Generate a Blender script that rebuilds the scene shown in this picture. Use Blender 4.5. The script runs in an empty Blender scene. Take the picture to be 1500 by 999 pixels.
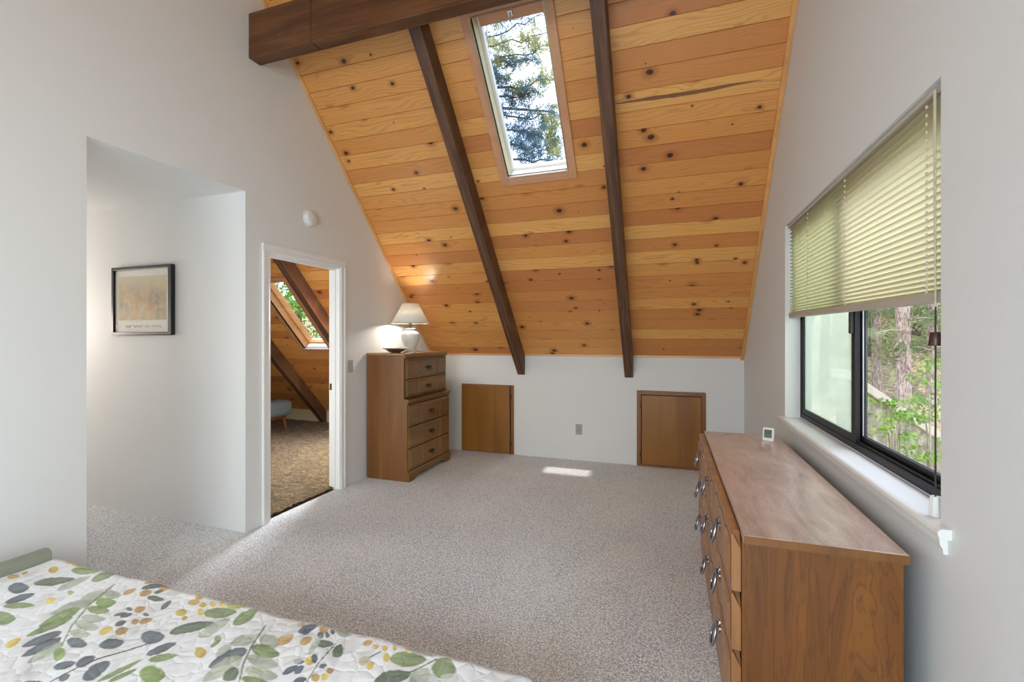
import bpy, bmesh, math, random
import numpy as np
from mathutils import Vector, Matrix
C = bpy.context.scene.collection
R = math.radians
random.seed(7); NR = np.random.default_rng(7)

# ------------------------------------------------------------------ node helpers
class NT:
    def __init__(s, name):
        s.mat = bpy.data.materials.new(name); s.mat.use_nodes = True
        s.t = s.mat.node_tree; s.t.nodes.clear()
        s.out = s.t.nodes.new('ShaderNodeOutputMaterial')
    def n(s, typ, ins=None, **pr):
        nd = s.t.nodes.new('ShaderNode' + typ)
        for k, v in pr.items(): setattr(nd, k, v)
        for k, v in (ins or {}).items(): s.put(nd.inputs[k], v)
        return nd
    def put(s, sock, v):
        if hasattr(v, 'is_linked') or isinstance(v, bpy.types.NodeSocket): s.t.links.new(v, sock)
        elif isinstance(v, bpy.types.Node): s.t.links.new(v.outputs[0], sock)
        elif isinstance(v, tuple) and len(v) == 3 and sock.type == 'RGBA': sock.default_value = (*v, 1)
        else: sock.default_value = v
    def math(s, op, a, b=0.0, c=0.0, clamp=False):
        nd = s.n('Math', operation=op, use_clamp=clamp)
        for i, v in enumerate((a, b, c)): s.put(nd.inputs[i], v)
        return nd.outputs[0]
    def vmath(s, op, a, b=(0, 0, 0)):
        nd = s.n('VectorMath', operation=op); s.put(nd.inputs[0], a); s.put(nd.inputs[1], b)
        return nd.outputs['Value'] if op in ('LENGTH', 'DOT_PRODUCT', 'DISTANCE') else nd.outputs[0]
    def step(s, x, a, b):
        nd = s.n('MapRange', interpolation_type='SMOOTHSTEP'); s.put(nd.inputs[0], x)
        s.put(nd.inputs[1], a); s.put(nd.inputs[2], b); return nd.outputs[0]
    def ramp(s, x, stops):
        nd = s.n('ValToRGB'); s.put(nd.inputs[0], x); e = nd.color_ramp.elements
        while len(e) < len(stops): e.new(0.5)
        for i, (p, c) in enumerate(stops): e[i].position = p; e[i].color = (*c, 1)
        return nd.outputs[0]
    def mix(s, f, a, b, mode='MIX'):
        nd = s.n('Mix', data_type='RGBA', blend_type=mode)
        s.put(nd.inputs[0], f); s.put(nd.inputs[6], a); s.put(nd.inputs[7], b); return nd.outputs[2]
    def noise(s, vec, scale, detail=3, rough=.5, dist=0):
        return s.n('TexNoise', {'Vector': vec, 'Scale': scale, 'Detail': detail, 'Roughness': rough, 'Distortion': dist}).outputs[0]
    def obj(s): return s.n('TexCoord').outputs['Object']
    def mapped(s, vec, scale=(1, 1, 1), loc=(0, 0, 0)):
        return s.n('Mapping', {'Vector': vec, 'Scale': scale, 'Location': loc}).outputs[0]
    def bump(s, h, strength=.3, dist=.01):
        return s.n('Bump', {'Height': h, 'Strength': strength, 'Distance': dist}).outputs[0]
    def pbr(s, col, rough=.5, normal=None, **kw):
        b = s.n('BsdfPrincipled'); s.put(b.inputs['Base Color'], col); s.put(b.inputs['Roughness'], rough)
        if normal is not None: s.put(b.inputs['Normal'], normal)
        for k, v in kw.items(): s.put(b.inputs[k.replace('_', ' ')], v)
        s.t.links.new(b.outputs[0], s.out.inputs[0]); return b
def lin(r, g, b):
    f = lambda c: (c / 255 / 12.92) if c / 255 <= .04045 else ((c / 255 + .055) / 1.055) ** 2.4
    return (f(r), f(g), f(b))

# ------------------------------------------------------------------ materials
def m_paint(name, col, bump=.12, rough=.65):
    m = NT(name); o = m.obj()
    h = m.noise(o, 120, 2)
    c = m.mix(m.noise(o, 1.3, 2), tuple(x * .97 for x in col), col)
    m.pbr(c, rough, m.bump(h, bump, .002)); return m.mat
def m_flat(name, col, rough=.5, **kw):
    m = NT(name); o = m.obj()
    c = m.mix(m.noise(o, 35, 2), tuple(x * .93 for x in col), tuple(min(1, x * 1.04) for x in col))
    m.pbr(c, rough, **kw); return m.mat

def m_pine():
    m = NT('knotty_pine')
    uv = m.n('UVMap', uv_map='UVMap').outputs[0]
    tone = m.n('Attribute', attribute_name='tone'); ts = m.n('SeparateColor', {0: tone.outputs['Color']})
    sep = m.n('SeparateXYZ', {0: uv}); u, v = sep.outputs[0], sep.outputs[1]
    S = (2.7, 5.6, 1)
    sc = m.vmath('MULTIPLY', uv, S)
    vo = m.n('TexVoronoi', {'Vector': sc, 'Scale': 1.0, 'Randomness': .85}, voronoi_dimensions='2D')
    rel = m.vmath('DIVIDE', m.vmath('SUBTRACT', sc, vo.outputs['Position']), S)
    wob = m.noise(uv, 40, 2)
    d = m.math('ADD', m.vmath('LENGTH', m.vmath('MULTIPLY', rel, (.82, 1.1, 0))), m.math('MULTIPLY', m.math('SUBTRACT', wob, .5), .006))
    rnd = m.n('SeparateColor', {0: vo.outputs['Color']}).outputs[0]
    rad = m.math('MULTIPLY', m.math('MAXIMUM', m.math('SUBTRACT', rnd, .20), 0), .030)
    knot = m.step(d, m.math('ADD', rad, .0025), m.math('MULTIPLY', rad, .72))
    knot = m.math('MULTIPLY', knot, m.step(rnd, .25, .30))
    halo = m.step(d, m.math('MULTIPLY', rad, 3.2), rad)
    # growth rings: stretched noise, pulled round the knots
    n1 = m.noise(m.mapped(uv, (1.0, 7, 1)), 1.0, 2, .5)
    pull = m.math('MULTIPLY', m.math('EXPONENT', m.math('MULTIPLY', m.math('DIVIDE', d, m.math('ADD', rad, .012)), -.9)), m.math('MULTIPLY', rad, 130))
    g = m.math('ADD', m.math('ADD', m.math('MULTIPLY', v, 42), m.math('MULTIPLY', n1, 11)), pull)
    ring = m.math('ABSOLUTE', m.math('SUBTRACT', m.math('FRACT', g), .5))
    ring = m.math('POWER', m.math('MULTIPLY', ring, 2), 3.0)
    fib = m.noise(m.mapped(uv, (9, 420, 1)), 1.0, 2)
    fib2 = m.noise(m.mapped(uv, (2.5, 60, 1)), 1.0, 2)
    light, mid, red = lin(236, 178, 98), lin(216, 146, 72), lin(190, 114, 58)
    base = m.ramp(ts.outputs[0], [(0, red), (.45, mid), (1, light)])
    base = m.mix(m.math('MULTIPLY', m.math('SUBTRACT', fib2, .3, clamp=True), .7), base, lin(206, 138, 80))
    base = m.mix(m.math('MULTIPLY', ring, m.math('MULTIPLY_ADD', m.noise(uv, 3, 2), .75, .12)), base, lin(176, 104, 54))
    base = m.mix(m.math('MULTIPLY', fib, .16), base, lin(240, 190, 120))
    base = m.mix(m.math('MULTIPLY', halo, .5), base, lin(140, 66, 26))
    kc = m.mix(m.noise(uv, 160, 2), lin(24, 10, 7), lin(70, 32, 18))
    base = m.mix(m.math('MULTIPLY', knot, .95), base, kc)
    # pitch streak that runs along one board
    st = m.n('Attribute', attribute_name='streak'); sx = m.n('SeparateColor', {0: st.outputs['Color']})
    w = m.math('MULTIPLY', m.math('SINE', m.math('MULTIPLY', m.math('MINIMUM', m.math('MAXIMUM', sx.outputs[0], .02), .98), 3.1416)), m.math('MULTIPLY_ADD', m.noise(uv, 9, 3), .16, .06))
    off = m.math('ABSOLUTE', m.math('ADD', m.math('SUBTRACT', sx.outputs[1], .5), m.math('MULTIPLY', m.math('SUBTRACT', m.noise(uv, 2.2, 2), .5), .25)))
    stm = m.math('MULTIPLY', m.math('MULTIPLY', m.step(off, w, m.math('MULTIPLY', w, .5)), sx.outputs[2]), m.math('MULTIPLY', m.step(sx.outputs[0], 1.0, .96), m.step(sx.outputs[0], 0, .04)))
    base = m.mix(m.math('MULTIPLY', stm, .85), base, lin(98, 58, 38))
    m.pbr(base, m.math('MULTIPLY_ADD', fib, .15, .30), m.bump(m.math('SUBTRACT', m.math('MULTIPLY', fib, .3), m.math('MULTIPLY', knot, .4)), .25, .002), Coat_Weight=.25, Coat_Roughness=.22)
    return m.mat

def m_wood(name, dark, mid, light, axis='z', along=.9, ring=14, rough=.4, coat=.15, streak=.5, bump=.15, fig=0.0, metres=1.0):
    """furniture wood; grain runs along the given local axis"""
    m = NT(name); o = m.obj()
    st = {'x': (along, 10, 10), 'y': (10, along, 10), 'z': (10, 10, along)}[axis]
    fs = {'x': (4, 260, 260), 'y': (260, 4, 260), 'z': (260, 260, 4)}[axis]
    a = m.noise(m.mapped(o, tuple(x * metres for x in st)), 1.0, 4, .55, .6 + fig)
    b = m.noise(m.mapped(o, tuple(x * .35 * metres for x in st), (3, 5, 1)), 1.0, 2, .5, .3 + fig)
    f = m.noise(m.mapped(o, fs), 1.0, 2)
    rg = m.math('ABSOLUTE', m.math('SUBTRACT', m.math('FRACT', m.math('MULTIPLY', m.math('ADD', a, b), ring * .5)), .5))
    col = m.ramp(m.math('ADD', m.math('MULTIPLY', a, .6), m.math('MULTIPLY', b, .4)), [(.3, dark), (.5, mid), (.7, light)])
    col = m.mix(m.math('MULTIPLY', m.math('POWER', m.math('MULTIPLY', rg, 2), 4), streak), col, tuple(x * .55 for x in dark))
    col = m.mix(m.math('MULTIPLY', f, .3), col, tuple(x * .8 for x in dark))
    m.pbr(col, rough, m.bump(f, bump, .001), Coat_Weight=coat, Coat_Roughness=.25)
    return m.mat

def m_beam(name, axis='y', cols=[(.3, lin(60, 38, 26)), (.5, lin(98, 66, 46)), (.72, lin(140, 100, 72))]):
    m = NT(name); o = m.obj()
    st = {'x': (1.2, 14, 14), 'y': (14, 1.2, 14), 'r': (30, 1.6, 1.6)}[axis]
    a = m.noise(m.mapped(o, st), 1.0, 5, .6, .4)
    f = m.noise(m.mapped(o, tuple(x * 9 for x in st)), 1.0, 2)
    vo = m.n('TexVoronoi', {'Vector': m.mapped(o, (2.2, 2.2, 2.2)), 'Scale': 1.0})
    kn = m.math('MULTIPLY', m.step(vo.outputs['Distance'], .16, .07), m.step(m.n('SeparateColor', {0: vo.outputs['Color']}).outputs[0], .45, .55))
    c = m.ramp(a, cols)
    c = m.mix(m.math('MULTIPLY', f, .35), c, lin(50, 32, 24))
    c = m.mix(m.math('MULTIPLY', kn, .75), c, lin(38, 22, 16))
    m.pbr(c, .55, m.bump(m.math('ADD', a, m.math('MULTIPLY', f, .5)), .5, .004)); return m.mat

def m_carpet(name, c0, c1, c2, scale=125, patch=.12, bump=.55):
    m = NT(name); o = m.obj()
    n = m.noise(o, scale, 2, .7)
    vo = m.n('TexVoronoi', {'Vector': o, 'Scale': scale * .75})
    col = m.ramp(n, [(.38, c0), (.5, c1), (.60, c2)])
    col = m.mix(m.math('MULTIPLY', m.step(vo.outputs['Distance'], .35, .75), .45), col, tuple(x * .5 for x in c0))  # darkens the bump pits between tufts: shade put into the colour
    big = m.noise(m.mapped(o, (1.1, .7, 1)), 2.0, 3, .5, .6)
    col = m.mix(m.math('MULTIPLY', m.step(big, .42, .6), patch), col, tuple(min(1, x * 1.25) for x in c2))
    m.pbr(col, 1.0, m.bump(m.math('ADD', n, m.math('MULTIPLY', m.math('SUBTRACT', 1, vo.outputs['Distance']), .8)), bump, .008), Sheen_Weight=.15)
    return m.mat

def m_shag():
    m = NT('brown_shag'); o = m.obj()
    n = m.noise(m.mapped(o, (1, 1.3, 1)), 17, 4, .65, 1.2); n2 = m.noise(o, 110, 3, .7)
    c = m.ramp(m.math('ADD', m.math('MULTIPLY', n, .65), m.math('MULTIPLY', n2, .35)), [(.36, lin(50, 34, 12)), (.48, lin(102, 76, 32)), (.62, lin(160, 136, 88))])
    m.pbr(c, 1.0, m.bump(n2, 1, .02), Sheen_Weight=.3, Sheen_Roughness=.25); return m.mat

def m_glass(name, haze=0.0, tint=(1, 1, 1), rough=.0):
    m = NT(name)
    tr = m.n('BsdfTransparent', {0: (*tint, 1)}); gl = m.n('BsdfGlossy', {'Roughness': rough})
    fr = m.math('MULTIPLY', m.n('Fresnel', {'IOR': 1.5}).outputs[0], m.math('SUBTRACT', 1, m.n('NewGeometry').outputs['Backfacing']))
    o = m.n('MixShader', {0: fr, 1: tr.outputs[0], 2: gl.outputs[0]}).outputs[0]
    if haze:
        df = m.n('BsdfTranslucent', {0: (.70, .78, .66, 1)})
        o = m.n('MixShader', {0: haze, 1: o, 2: df.outputs[0]}).outputs[0]
    m.t.links.new(o, m.out.inputs[0]); return m.mat

def m_translucent(name, col, tr=.5, rough=.8, tcol=None, scale=(1, 1, 1), fib=.15):
    m = NT(name); o = m.obj()
    f = m.noise(m.mapped(o, scale), 1.0, 3, .6)
    c = m.mix(m.math('MULTIPLY', f, fib * 2), col, tuple(x * .72 for x in col))
    d = m.n('BsdfDiffuse', {0: c}); t = m.n('BsdfTranslucent', {0: m.mix(m.math('MULTIPLY', f, fib * 2), tcol or col, tuple(x * .72 for x in (tcol or col)))})
    m.t.links.new(m.n('MixShader', {0: tr, 1: d.outputs[0], 2: t.outputs[0]}).outputs[0], m.out.inputs[0]); return m.mat

def m_leaf(name, c0, c1, scale=1.5, tr=.4):
    m = NT(name); o = m.obj()
    c = m.ramp(m.noise(o, scale, 2), [(.35, c0), (.65, c1)])
    d = m.n('BsdfDiffuse', {0: c}); t = m.n('BsdfTranslucent', {0: c})
    m.t.links.new(m.n('MixShader', {0: tr, 1: d.outputs[0], 2: t.outputs[0]}).outputs[0], m.out.inputs[0]); return m.mat

def m_bark(name, c0, c1):
    m = NT(name); o = m.obj()
    a = m.noise(m.mapped(o, (26, 26, 7)), 1.0, 4, .7, .6)
    m.pbr(m.ramp(a, [(.35, c0), (.65, c1)]), .95, m.bump(a, .8, .03)); return m.mat

M = {}
M['wall'] = m_paint('wall_paint', lin(226, 228, 227))
M['trim'] = m_paint('white_trim_paint', lin(236, 237, 236), .05, .4)
M['cream'] = m_paint('cream_paint', lin(226, 216, 176))
M['pine'] = m_pine()
M['pinetrim'] = m_wood('pine_trim', lin(214, 158, 96), lin(228, 172, 108), lin(238, 188, 122), 'x', .9, 10, .38, .2, .25)
M['pinetrimv'] = m_wood('pine_trim_rake', lin(210, 150, 90), lin(224, 166, 102), lin(236, 184, 118), 'y', .9, 8, .38, .2, .2)
M['skytrim'] = m_wood('skylight_trim', lin(196, 140, 102), lin(206, 152, 114), lin(216, 164, 126), 'y', .9, 8, .45, .1, .2)
M['skytrimh'] = m_wood('skylight_trim_cross', lin(196, 140, 102), lin(206, 152, 114), lin(216, 164, 126), 'x', .9, 8, .45, .1, .2)
M['beam'] = m_beam('dark_beam', 'x', [(.3, lin(64, 36, 18)), (.5, lin(98, 60, 32)), (.72, lin(134, 90, 52))]); M['rafter'] = m_beam('dark_rafter', 'r')
M['carpet'] = m_carpet('grey_carpet', lin(170, 176, 182), lin(230, 235, 240), lin(250, 253, 255))
M['shag'] = m_shag()
M['glass'] = m_glass('window_glass'); M['hazy'] = m_glass('hazy_glass', .40, (.95, .98, .95))
M['bronze'] = m_flat('dark_bronze', lin(12, 13, 17), .5)
M['bronze2'] = m_flat('bronze_seal', lin(58, 56, 50), .5)
M['alu'] = m_flat('aluminium', lin(190, 192, 190), .35, Metallic=.9)
M['whitepl'] = m_flat('white_plastic', lin(226, 226, 222), .4)
M['greypl'] = m_flat('grey_plate', lin(168, 168, 163), .45)
M['black'] = m_flat('black_paint', lin(22, 22, 22), .35)
M['chestside'] = m_wood('chest_side', lin(104, 64, 24), lin(126, 80, 32), lin(146, 98, 44), 'z', .9, 9, .4, .2, .25)
M['chestfront'] = m_wood('chest_front', lin(106, 72, 30), lin(130, 92, 44), lin(148, 108, 56), 'y', .9, 9, .4, .2, .25)
M['chesttop'] = m_wood('chest_top', lin(136, 98, 58), lin(156, 116, 72), lin(172, 132, 86), 'y', .9, 9, .35, .3, .2)
M['dresserside'] = m_wood('dresser_side', lin(92, 52, 11), lin(120, 71, 17), lin(140, 87, 26), 'z', .9, 18, .4, .15, .6, fig=1.4)
M['dresserfront'] = m_wood('dresser_front', lin(140, 92, 52), lin(160, 110, 66), lin(178, 130, 84), 'z', .9, 9, .35, .25, .3)
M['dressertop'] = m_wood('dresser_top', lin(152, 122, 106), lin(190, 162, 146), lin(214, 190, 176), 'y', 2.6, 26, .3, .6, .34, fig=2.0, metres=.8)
M['panel'] = m_wood('birch_panel', lin(128, 82, 24), lin(150, 100, 35), lin(168, 116, 48), 'z', .9, 5, .35, .3, .2, metres=.7)
M['panelframe'] = m_wood('birch_frame', lin(118, 72, 32), lin(138, 88, 42), lin(152, 100, 52), 'z', .9, 7, .4, .2, .25)
M['brass'] = m_flat('antique_brass', lin(84, 68, 44), .4, Metallic=.9)
M['pewter'] = m_flat('pewter', lin(168, 172, 184), .25, Metallic=1.0)
M['dark'] = m_flat('dark_gap', lin(24, 17, 12), .9)  # near-black; paints shade into gaps and grooves, also colours seal and slots
M['silver'] = m_flat('silver', lin(222, 222, 220), .38, Metallic=1.0)
M['ceramic'] = m_flat('white_ceramic', lin(224, 222, 216), .22, Coat_Weight=.4)
M['shade'] = m_translucent('lamp_shade', lin(246, 244, 238), .5, fib=.05, scale=(60, 60, 8))
M['blind'] = m_translucent('blind_fabric', lin(220, 216, 188), .55, fib=.2, scale=(40, 14, 160), tcol=lin(234, 227, 190))
M['blindrail'] = m_flat('blind_rail', lin(188, 180, 166), .45)
M['cord'] = m_flat('blind_cord', lin(206, 200, 176), .8); M['darkcord'] = m_flat('pull_cord', lin(58, 56, 44), .8)
M['tassel'] = m_wood('tassel_wood', lin(50, 22, 14), lin(66, 30, 18), lin(80, 38, 22), 'z', .9, 6, .4)
M['headboard'] = m_flat('sage_paint', lin(136, 142, 126), .5)
M['mattress'] = m_flat('mattress_ticking', lin(220, 220, 214), .9)
M['lcd'] = m_flat('lcd', lin(92, 96, 86), .25); M['lcdink'] = m_flat('lcd_ink', lin(44, 46, 42), .4)
M['stool'] = m_flat('blue_grey_upholstery', lin(110, 126, 134), .9); M['stoolwood'] = m_wood('stool_wood', lin(112, 62, 30), lin(132, 78, 40), lin(150, 92, 50), 'z', .9, 8, .4)
M['needle'] = m_leaf('pine_needles', lin(72, 104, 122), lin(112, 144, 156), 1.2)  # blue cast of the haze put into the needle colour
M['needle2'] = m_leaf('pine_needles_sun_painted', lin(150, 164, 112), lin(196, 198, 140), 1.5)  # yellow-green copy of the needles; sunlight painted into the colour
M['leaf'] = m_leaf('bright_leaves', lin(96, 146, 56), lin(160, 200, 96), 3)
M['leaf2'] = m_leaf('forest_leaves', lin(120, 146, 92), lin(190, 206, 150), 1.0)
M['leaf3'] = m_leaf('forest_needles', lin(96, 118, 84), lin(158, 176, 132), .8)
M['bark'] = m_bark('pine_bark', lin(120, 100, 92), lin(226, 208, 198)); M['bark2'] = m_bark('dark_bark', lin(74, 66, 62), lin(130, 118, 110))
M['twig'] = m_bark('twig_bark', lin(150, 138, 126), lin(205, 196, 184))
M['soil'] = m_carpet('forest_floor', lin(86, 84, 56), lin(132, 122, 88), lin(196, 174, 138), 14, .3, .5)
M['conc'] = m_carpet('weathered_boards', lin(134, 130, 108), lin(158, 154, 130), lin(178, 174, 150), 9, .15, .1)
M['cap'] = m_flat('pale_cap', lin(206, 198, 184), .9)
M['roof'] = m_flat('roof_felt', lin(60, 58, 56), .95)

# ------------------------------------------------------------------ mesh builder
class MB:
    def __init__(s): s.v, s.f, s.m = [], [], []
    def add(s, vs, fs, mi=0):
        b = len(s.v); s.v += [tuple(p) for p in vs]; s.f += [tuple(b + i for i in f) for f in fs]; s.m += [mi] * len(fs); return s
    def box(s, x0, y0, z0, x1, y1, z1, mi=0):
        return s.add([(x, y, z) for x in (x0, x1) for y in (y0, y1) for z in (z0, z1)],
                     [(0, 1, 3, 2), (4, 6, 7, 5), (0, 4, 5, 1), (2, 3, 7, 6), (0, 2, 6, 4), (1, 5, 7, 3)], mi)
    def prism(s, poly, axis, a0, a1, mi=0):
        def P(p, a): return {'x': (a, p[0], p[1]), 'y': (p[0], a, p[1]), 'z': (p[0], p[1], a)}[axis]
        n = len(poly)
        return s.add([P(p, a0) for p in poly] + [P(p, a1) for p in poly],
                     [tuple(range(n - 1, -1, -1)), tuple(range(n, 2 * n))] + [(i, (i + 1) % n, n + (i + 1) % n, n + i) for i in range(n)], mi)
    def hexa(s, p, mi=0):      # 8 points: bottom ring 0-3, top ring 4-7
        return s.add(p, [(3, 2, 1, 0), (4, 5, 6, 7), (0, 1, 5, 4), (1, 2, 6, 5), (2, 3, 7, 6), (3, 0, 4, 7)], mi)
    def tube(s, pts, r, seg=8, caps=True, mi=0):
        pts = [Vector(p) for p in pts]; n = len(pts); rr = r if isinstance(r, (list, tuple)) else [r] * n
        vs, fs = [], []; side = None
        for i, p in enumerate(pts):
            t = (pts[min(i + 1, n - 1)] - pts[max(i - 1, 0)]).normalized()
            if side is None: side = t.orthogonal().normalized()
            else: side = (side - t * side.dot(t)).normalized()
            up = t.cross(side)
            vs += [p + (side * math.cos(2 * math.pi * k / seg) + up * math.sin(2 * math.pi * k / seg)) * rr[i] for k in range(seg)]
        for i in range(n - 1):
            for k in range(seg):
                a, b = i * seg + k, i * seg + (k + 1) % seg
                fs.append((a, b, b + seg, a + seg))
        if caps: fs += [tuple(range(seg - 1, -1, -1)), tuple(range((n - 1) * seg, n * seg))]
        return s.add(vs, fs, mi)
    def lathe(s, prof, c=(0, 0, 0), seg=32, mi=0, axis='z', lobes=0, amp=0):
        vs, fs = [], []; n = len(prof)
        for i, (r, z) in enumerate(prof):
            for k in range(seg):
                a = 2 * math.pi * k / seg; q = r * (1 + amp * math.cos(lobes * a)) if lobes else r
                x, y = q * math.cos(a), q * math.sin(a)
                p = {'z': (x, y, z), 'x': (z, x, y), 'y': (x, z, y)}[axis]
                vs.append((c[0] + p[0], c[1] + p[1], c[2] + p[2]))
        for i in range(n - 1):
            for k in range(seg):
                a, b = i * seg + k, i * seg + (k + 1) % seg
                fs.append((a, b, b + seg, a + seg))
        if prof[0][0] > 1e-6: fs.append(tuple(range(seg - 1, -1, -1)))
        if prof[-1][0] > 1e-6: fs.append(tuple(range((n - 1) * seg, n * seg)))
        return s.add(vs, fs, mi)
    def build(s, name, mats, parent=None, bev=0, smooth=None, solid=True, segs=2):
        me = bpy.data.meshes.new(name); me.from_pydata(s.v, [], s.f)
        mats = mats if isinstance(mats, (list, tuple)) else [mats]
        for m_ in mats: me.materials.append(m_)
        if len(mats) > 1: me.polygons.foreach_set('material_index', s.m)
        if solid:
            bm = bmesh.new(); bm.from_mesh(me); bmesh.ops.remove_doubles(bm, verts=bm.verts, dist=1e-6)
            bmesh.ops.recalc_face_normals(bm, faces=bm.faces); bm.to_mesh(me); bm.free()
        o = bpy.data.objects.new(name, me); C.objects.link(o)
        if parent: o.parent = parent
        if smooth:
            me.polygons.foreach_set('use_smooth', [True] * len(me.polygons)); me.set_sharp_from_angle(angle=R(smooth))
        if bev:
            b = o.modifiers.new('Bevel', 'BEVEL'); b.width = bev; b.segments = segs; b.limit_method = 'ANGLE'; b.angle_limit = R(35); b.harden_normals = False
        return o

def thing(name, label, cat, loc=(0, 0, 0), group=None, rz=0):
    o = bpy.data.objects.new(name, None); C.objects.link(o); o.location = loc; o.rotation_euler = (0, 0, rz)
    o.empty_display_size = .1; o['label'] = label; o['category'] = cat
    if group: o['group'] = group
    return o
def tag(o, label, cat, group=None, kind=None):
    o['label'] = label; o['category'] = cat
    if group: o['group'] = group
    if kind: o['kind'] = kind
    return o
def struct(mb, name, mats, label=None, **kw):
    o = mb.build(name, mats, **kw); o['kind'] = 'structure'
    if label: o['label'] = label
    return o
def estruct(name, label=None):
    o = bpy.data.objects.new(name, None); C.objects.link(o); o['kind'] = 'structure'
    if label: o['label'] = label
    return o

# ------------------------------------------------------------------ room dimensions (metres)
XL, XR = -2.85, .72            # gable walls
YK, ZK, SL = 5.17, 1.18, 1.06  # knee wall, its height, roof slope
YB = -3.17                     # knee wall behind the camera
YRG = (YK + YB) / 2            # ridge
ang = math.atan(SL); ca, sa = math.cos(ang), math.sin(ang)
def roofz(y): return ZK + SL * (YK - y) if y >= YRG else ZK + SL * (y - YB)
def SP(x, s, d=0.0): return (x, YK - s * ca + d * sa, ZK + s * sa + d * ca)      # far slope
def SN(x, s, d=0.0): return (x, YB + s * ca - d * sa, ZK + s * sa + d * ca)      # near slope
SR = (YK - YRG) / ca
def s_of(y): return (YK - y) / ca

# floors
f = MB(); f.box(XL, YB, -.12, XR, YK, 0); f.box(-6.2, 1.53, -.12, XL, 2.49, 0); f.box(-2.89, 2.68, -.12, XL, 3.475, 0)
struct(f, 'floor', M['carpet'])

# gable walls
def wall_x(mb, x0, x1, y0, y1, z0, z1=None):
    ys = [y0] + ([YRG] if y0 < YRG < y1 else []) + [y1]
    if z1 is None: poly = [(y0, z0), (y1, z0)] + [(y, roofz(y) + .03) for y in reversed(ys)]
    else: poly = [(y0, z0), (y1, z0), (y1, z1), (y0, z1)]
    mb.prism(poly, 'x', x0, x1)
w = MB(); T = -2.96
wall_x(w, T, XL, YB, 1.537, 0); wall_x(w, T, XL, 1.537, 2.478, 2.43); wall_x(w, T, XL, 2.478, 2.68, 0)
wall_x(w, T, XL, 2.68, 3.475, 2.03); wall_x(w, T, XL, 3.475, YK + .12, 0)
struct(w, 'wall_left', M['wall'])
WY0, WY1, WZ0, WZ1 = 1.605, 3.43, .868, 2.118
VY0, VY1 = -2.3, -.35
w = MB(); X2 = .87
wall_x(w, XR, X2, YB, VY0, 0); wall_x(w, XR, X2, VY0, VY1, 0, .5); wall_x(w, XR, X2, VY0, VY1, WZ1); wall_x(w, XR, X2, VY1, WY0, 0)
wall_x(w, XR, X2, WY0, WY1, 0, WZ0 - .02); wall_x(w, XR, X2, WY0, WY1, WZ1); wall_x(w, XR, X2, WY1, YK + .12, 0)
struct(w, 'wall_right', M['wall'])
w = MB(); w.box(-2.85, YK, -.1, X2, YK + .12, ZK + .02); struct(w, 'wall_back', M['wall'])
w = MB(); w.box(-2.96, YB - .12, -.1, X2, YB, ZK + .02); struct(w, 'wall_front', M['wall'])
# hall recess
w = MB(); w.box(-6.2, 2.478, -.1, T, 2.60, 3.98); struct(w, 'wall_hall_back', M['wall'])
w = MB(); w.box(-6.2, 1.43, -.1, T, 1.537, 2.6); w.box(-6.3, 1.43, -.1, -6.2, 2.60, 2.6); struct(w, 'wall_hall_end', M['wall'])
w = MB(); w.box(-6.2, 1.537, 2.43, T, 2.478, 2.53); struct(w, 'ceiling_hall', M['wall'])
# next room
YO = 6.09; ZO = roofz(YO)
w = MB(); w.box(-7.5, YO, -.1, T - .002, YO + .1, ZO + .03); struct(w, 'wall_next_room_back', M['cream'])
w = MB(); w.box(-7.6, 2.6, -.1, -7.5, 6.2, 4); w.box(-7.5, 2.50, -.1, -6.3, 2.60, 3.98); struct(w, 'wall_next_room_left', M['wall'])
w = MB(); wall_x(w, T, XL, YK + .121, YO + .1, -.1); struct(w, 'wall_next_room_right', M['wall'])

# shag carpet of the next room: a rolling pile surface
def grid(mb, xs, ys, zf):
    b = len(mb.v); nx = len(xs)
    mb.v += [(x, y, zf(x, y)) for y in ys for x in xs]
    for j in range(len(ys) - 1):
        for i in range(nx - 1):
            a = b + j * nx + i; mb.f.append((a, a + 1, a + nx + 1, a + nx)); mb.m.append(0)
f = MB(); xs = list(np.arange(-7.5, -2.885, .022)); ys = list(np.arange(2.6, 6.10, .022))
sh = NR.random((400, 400))
grid(f, xs, ys, lambda x, y: .012 + .022 * sh[int((x + 7.6) / .022) % 400, int(y / .022) % 400] * (.35 + .65 * (abs(math.sin(x * 9 + y * 4)))))
f.box(-7.5, 2.6, -.1, -2.892, 6.1, -.01)
struct(f, 'floor_next_room', M['shag'], smooth=70, solid=False)

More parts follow.
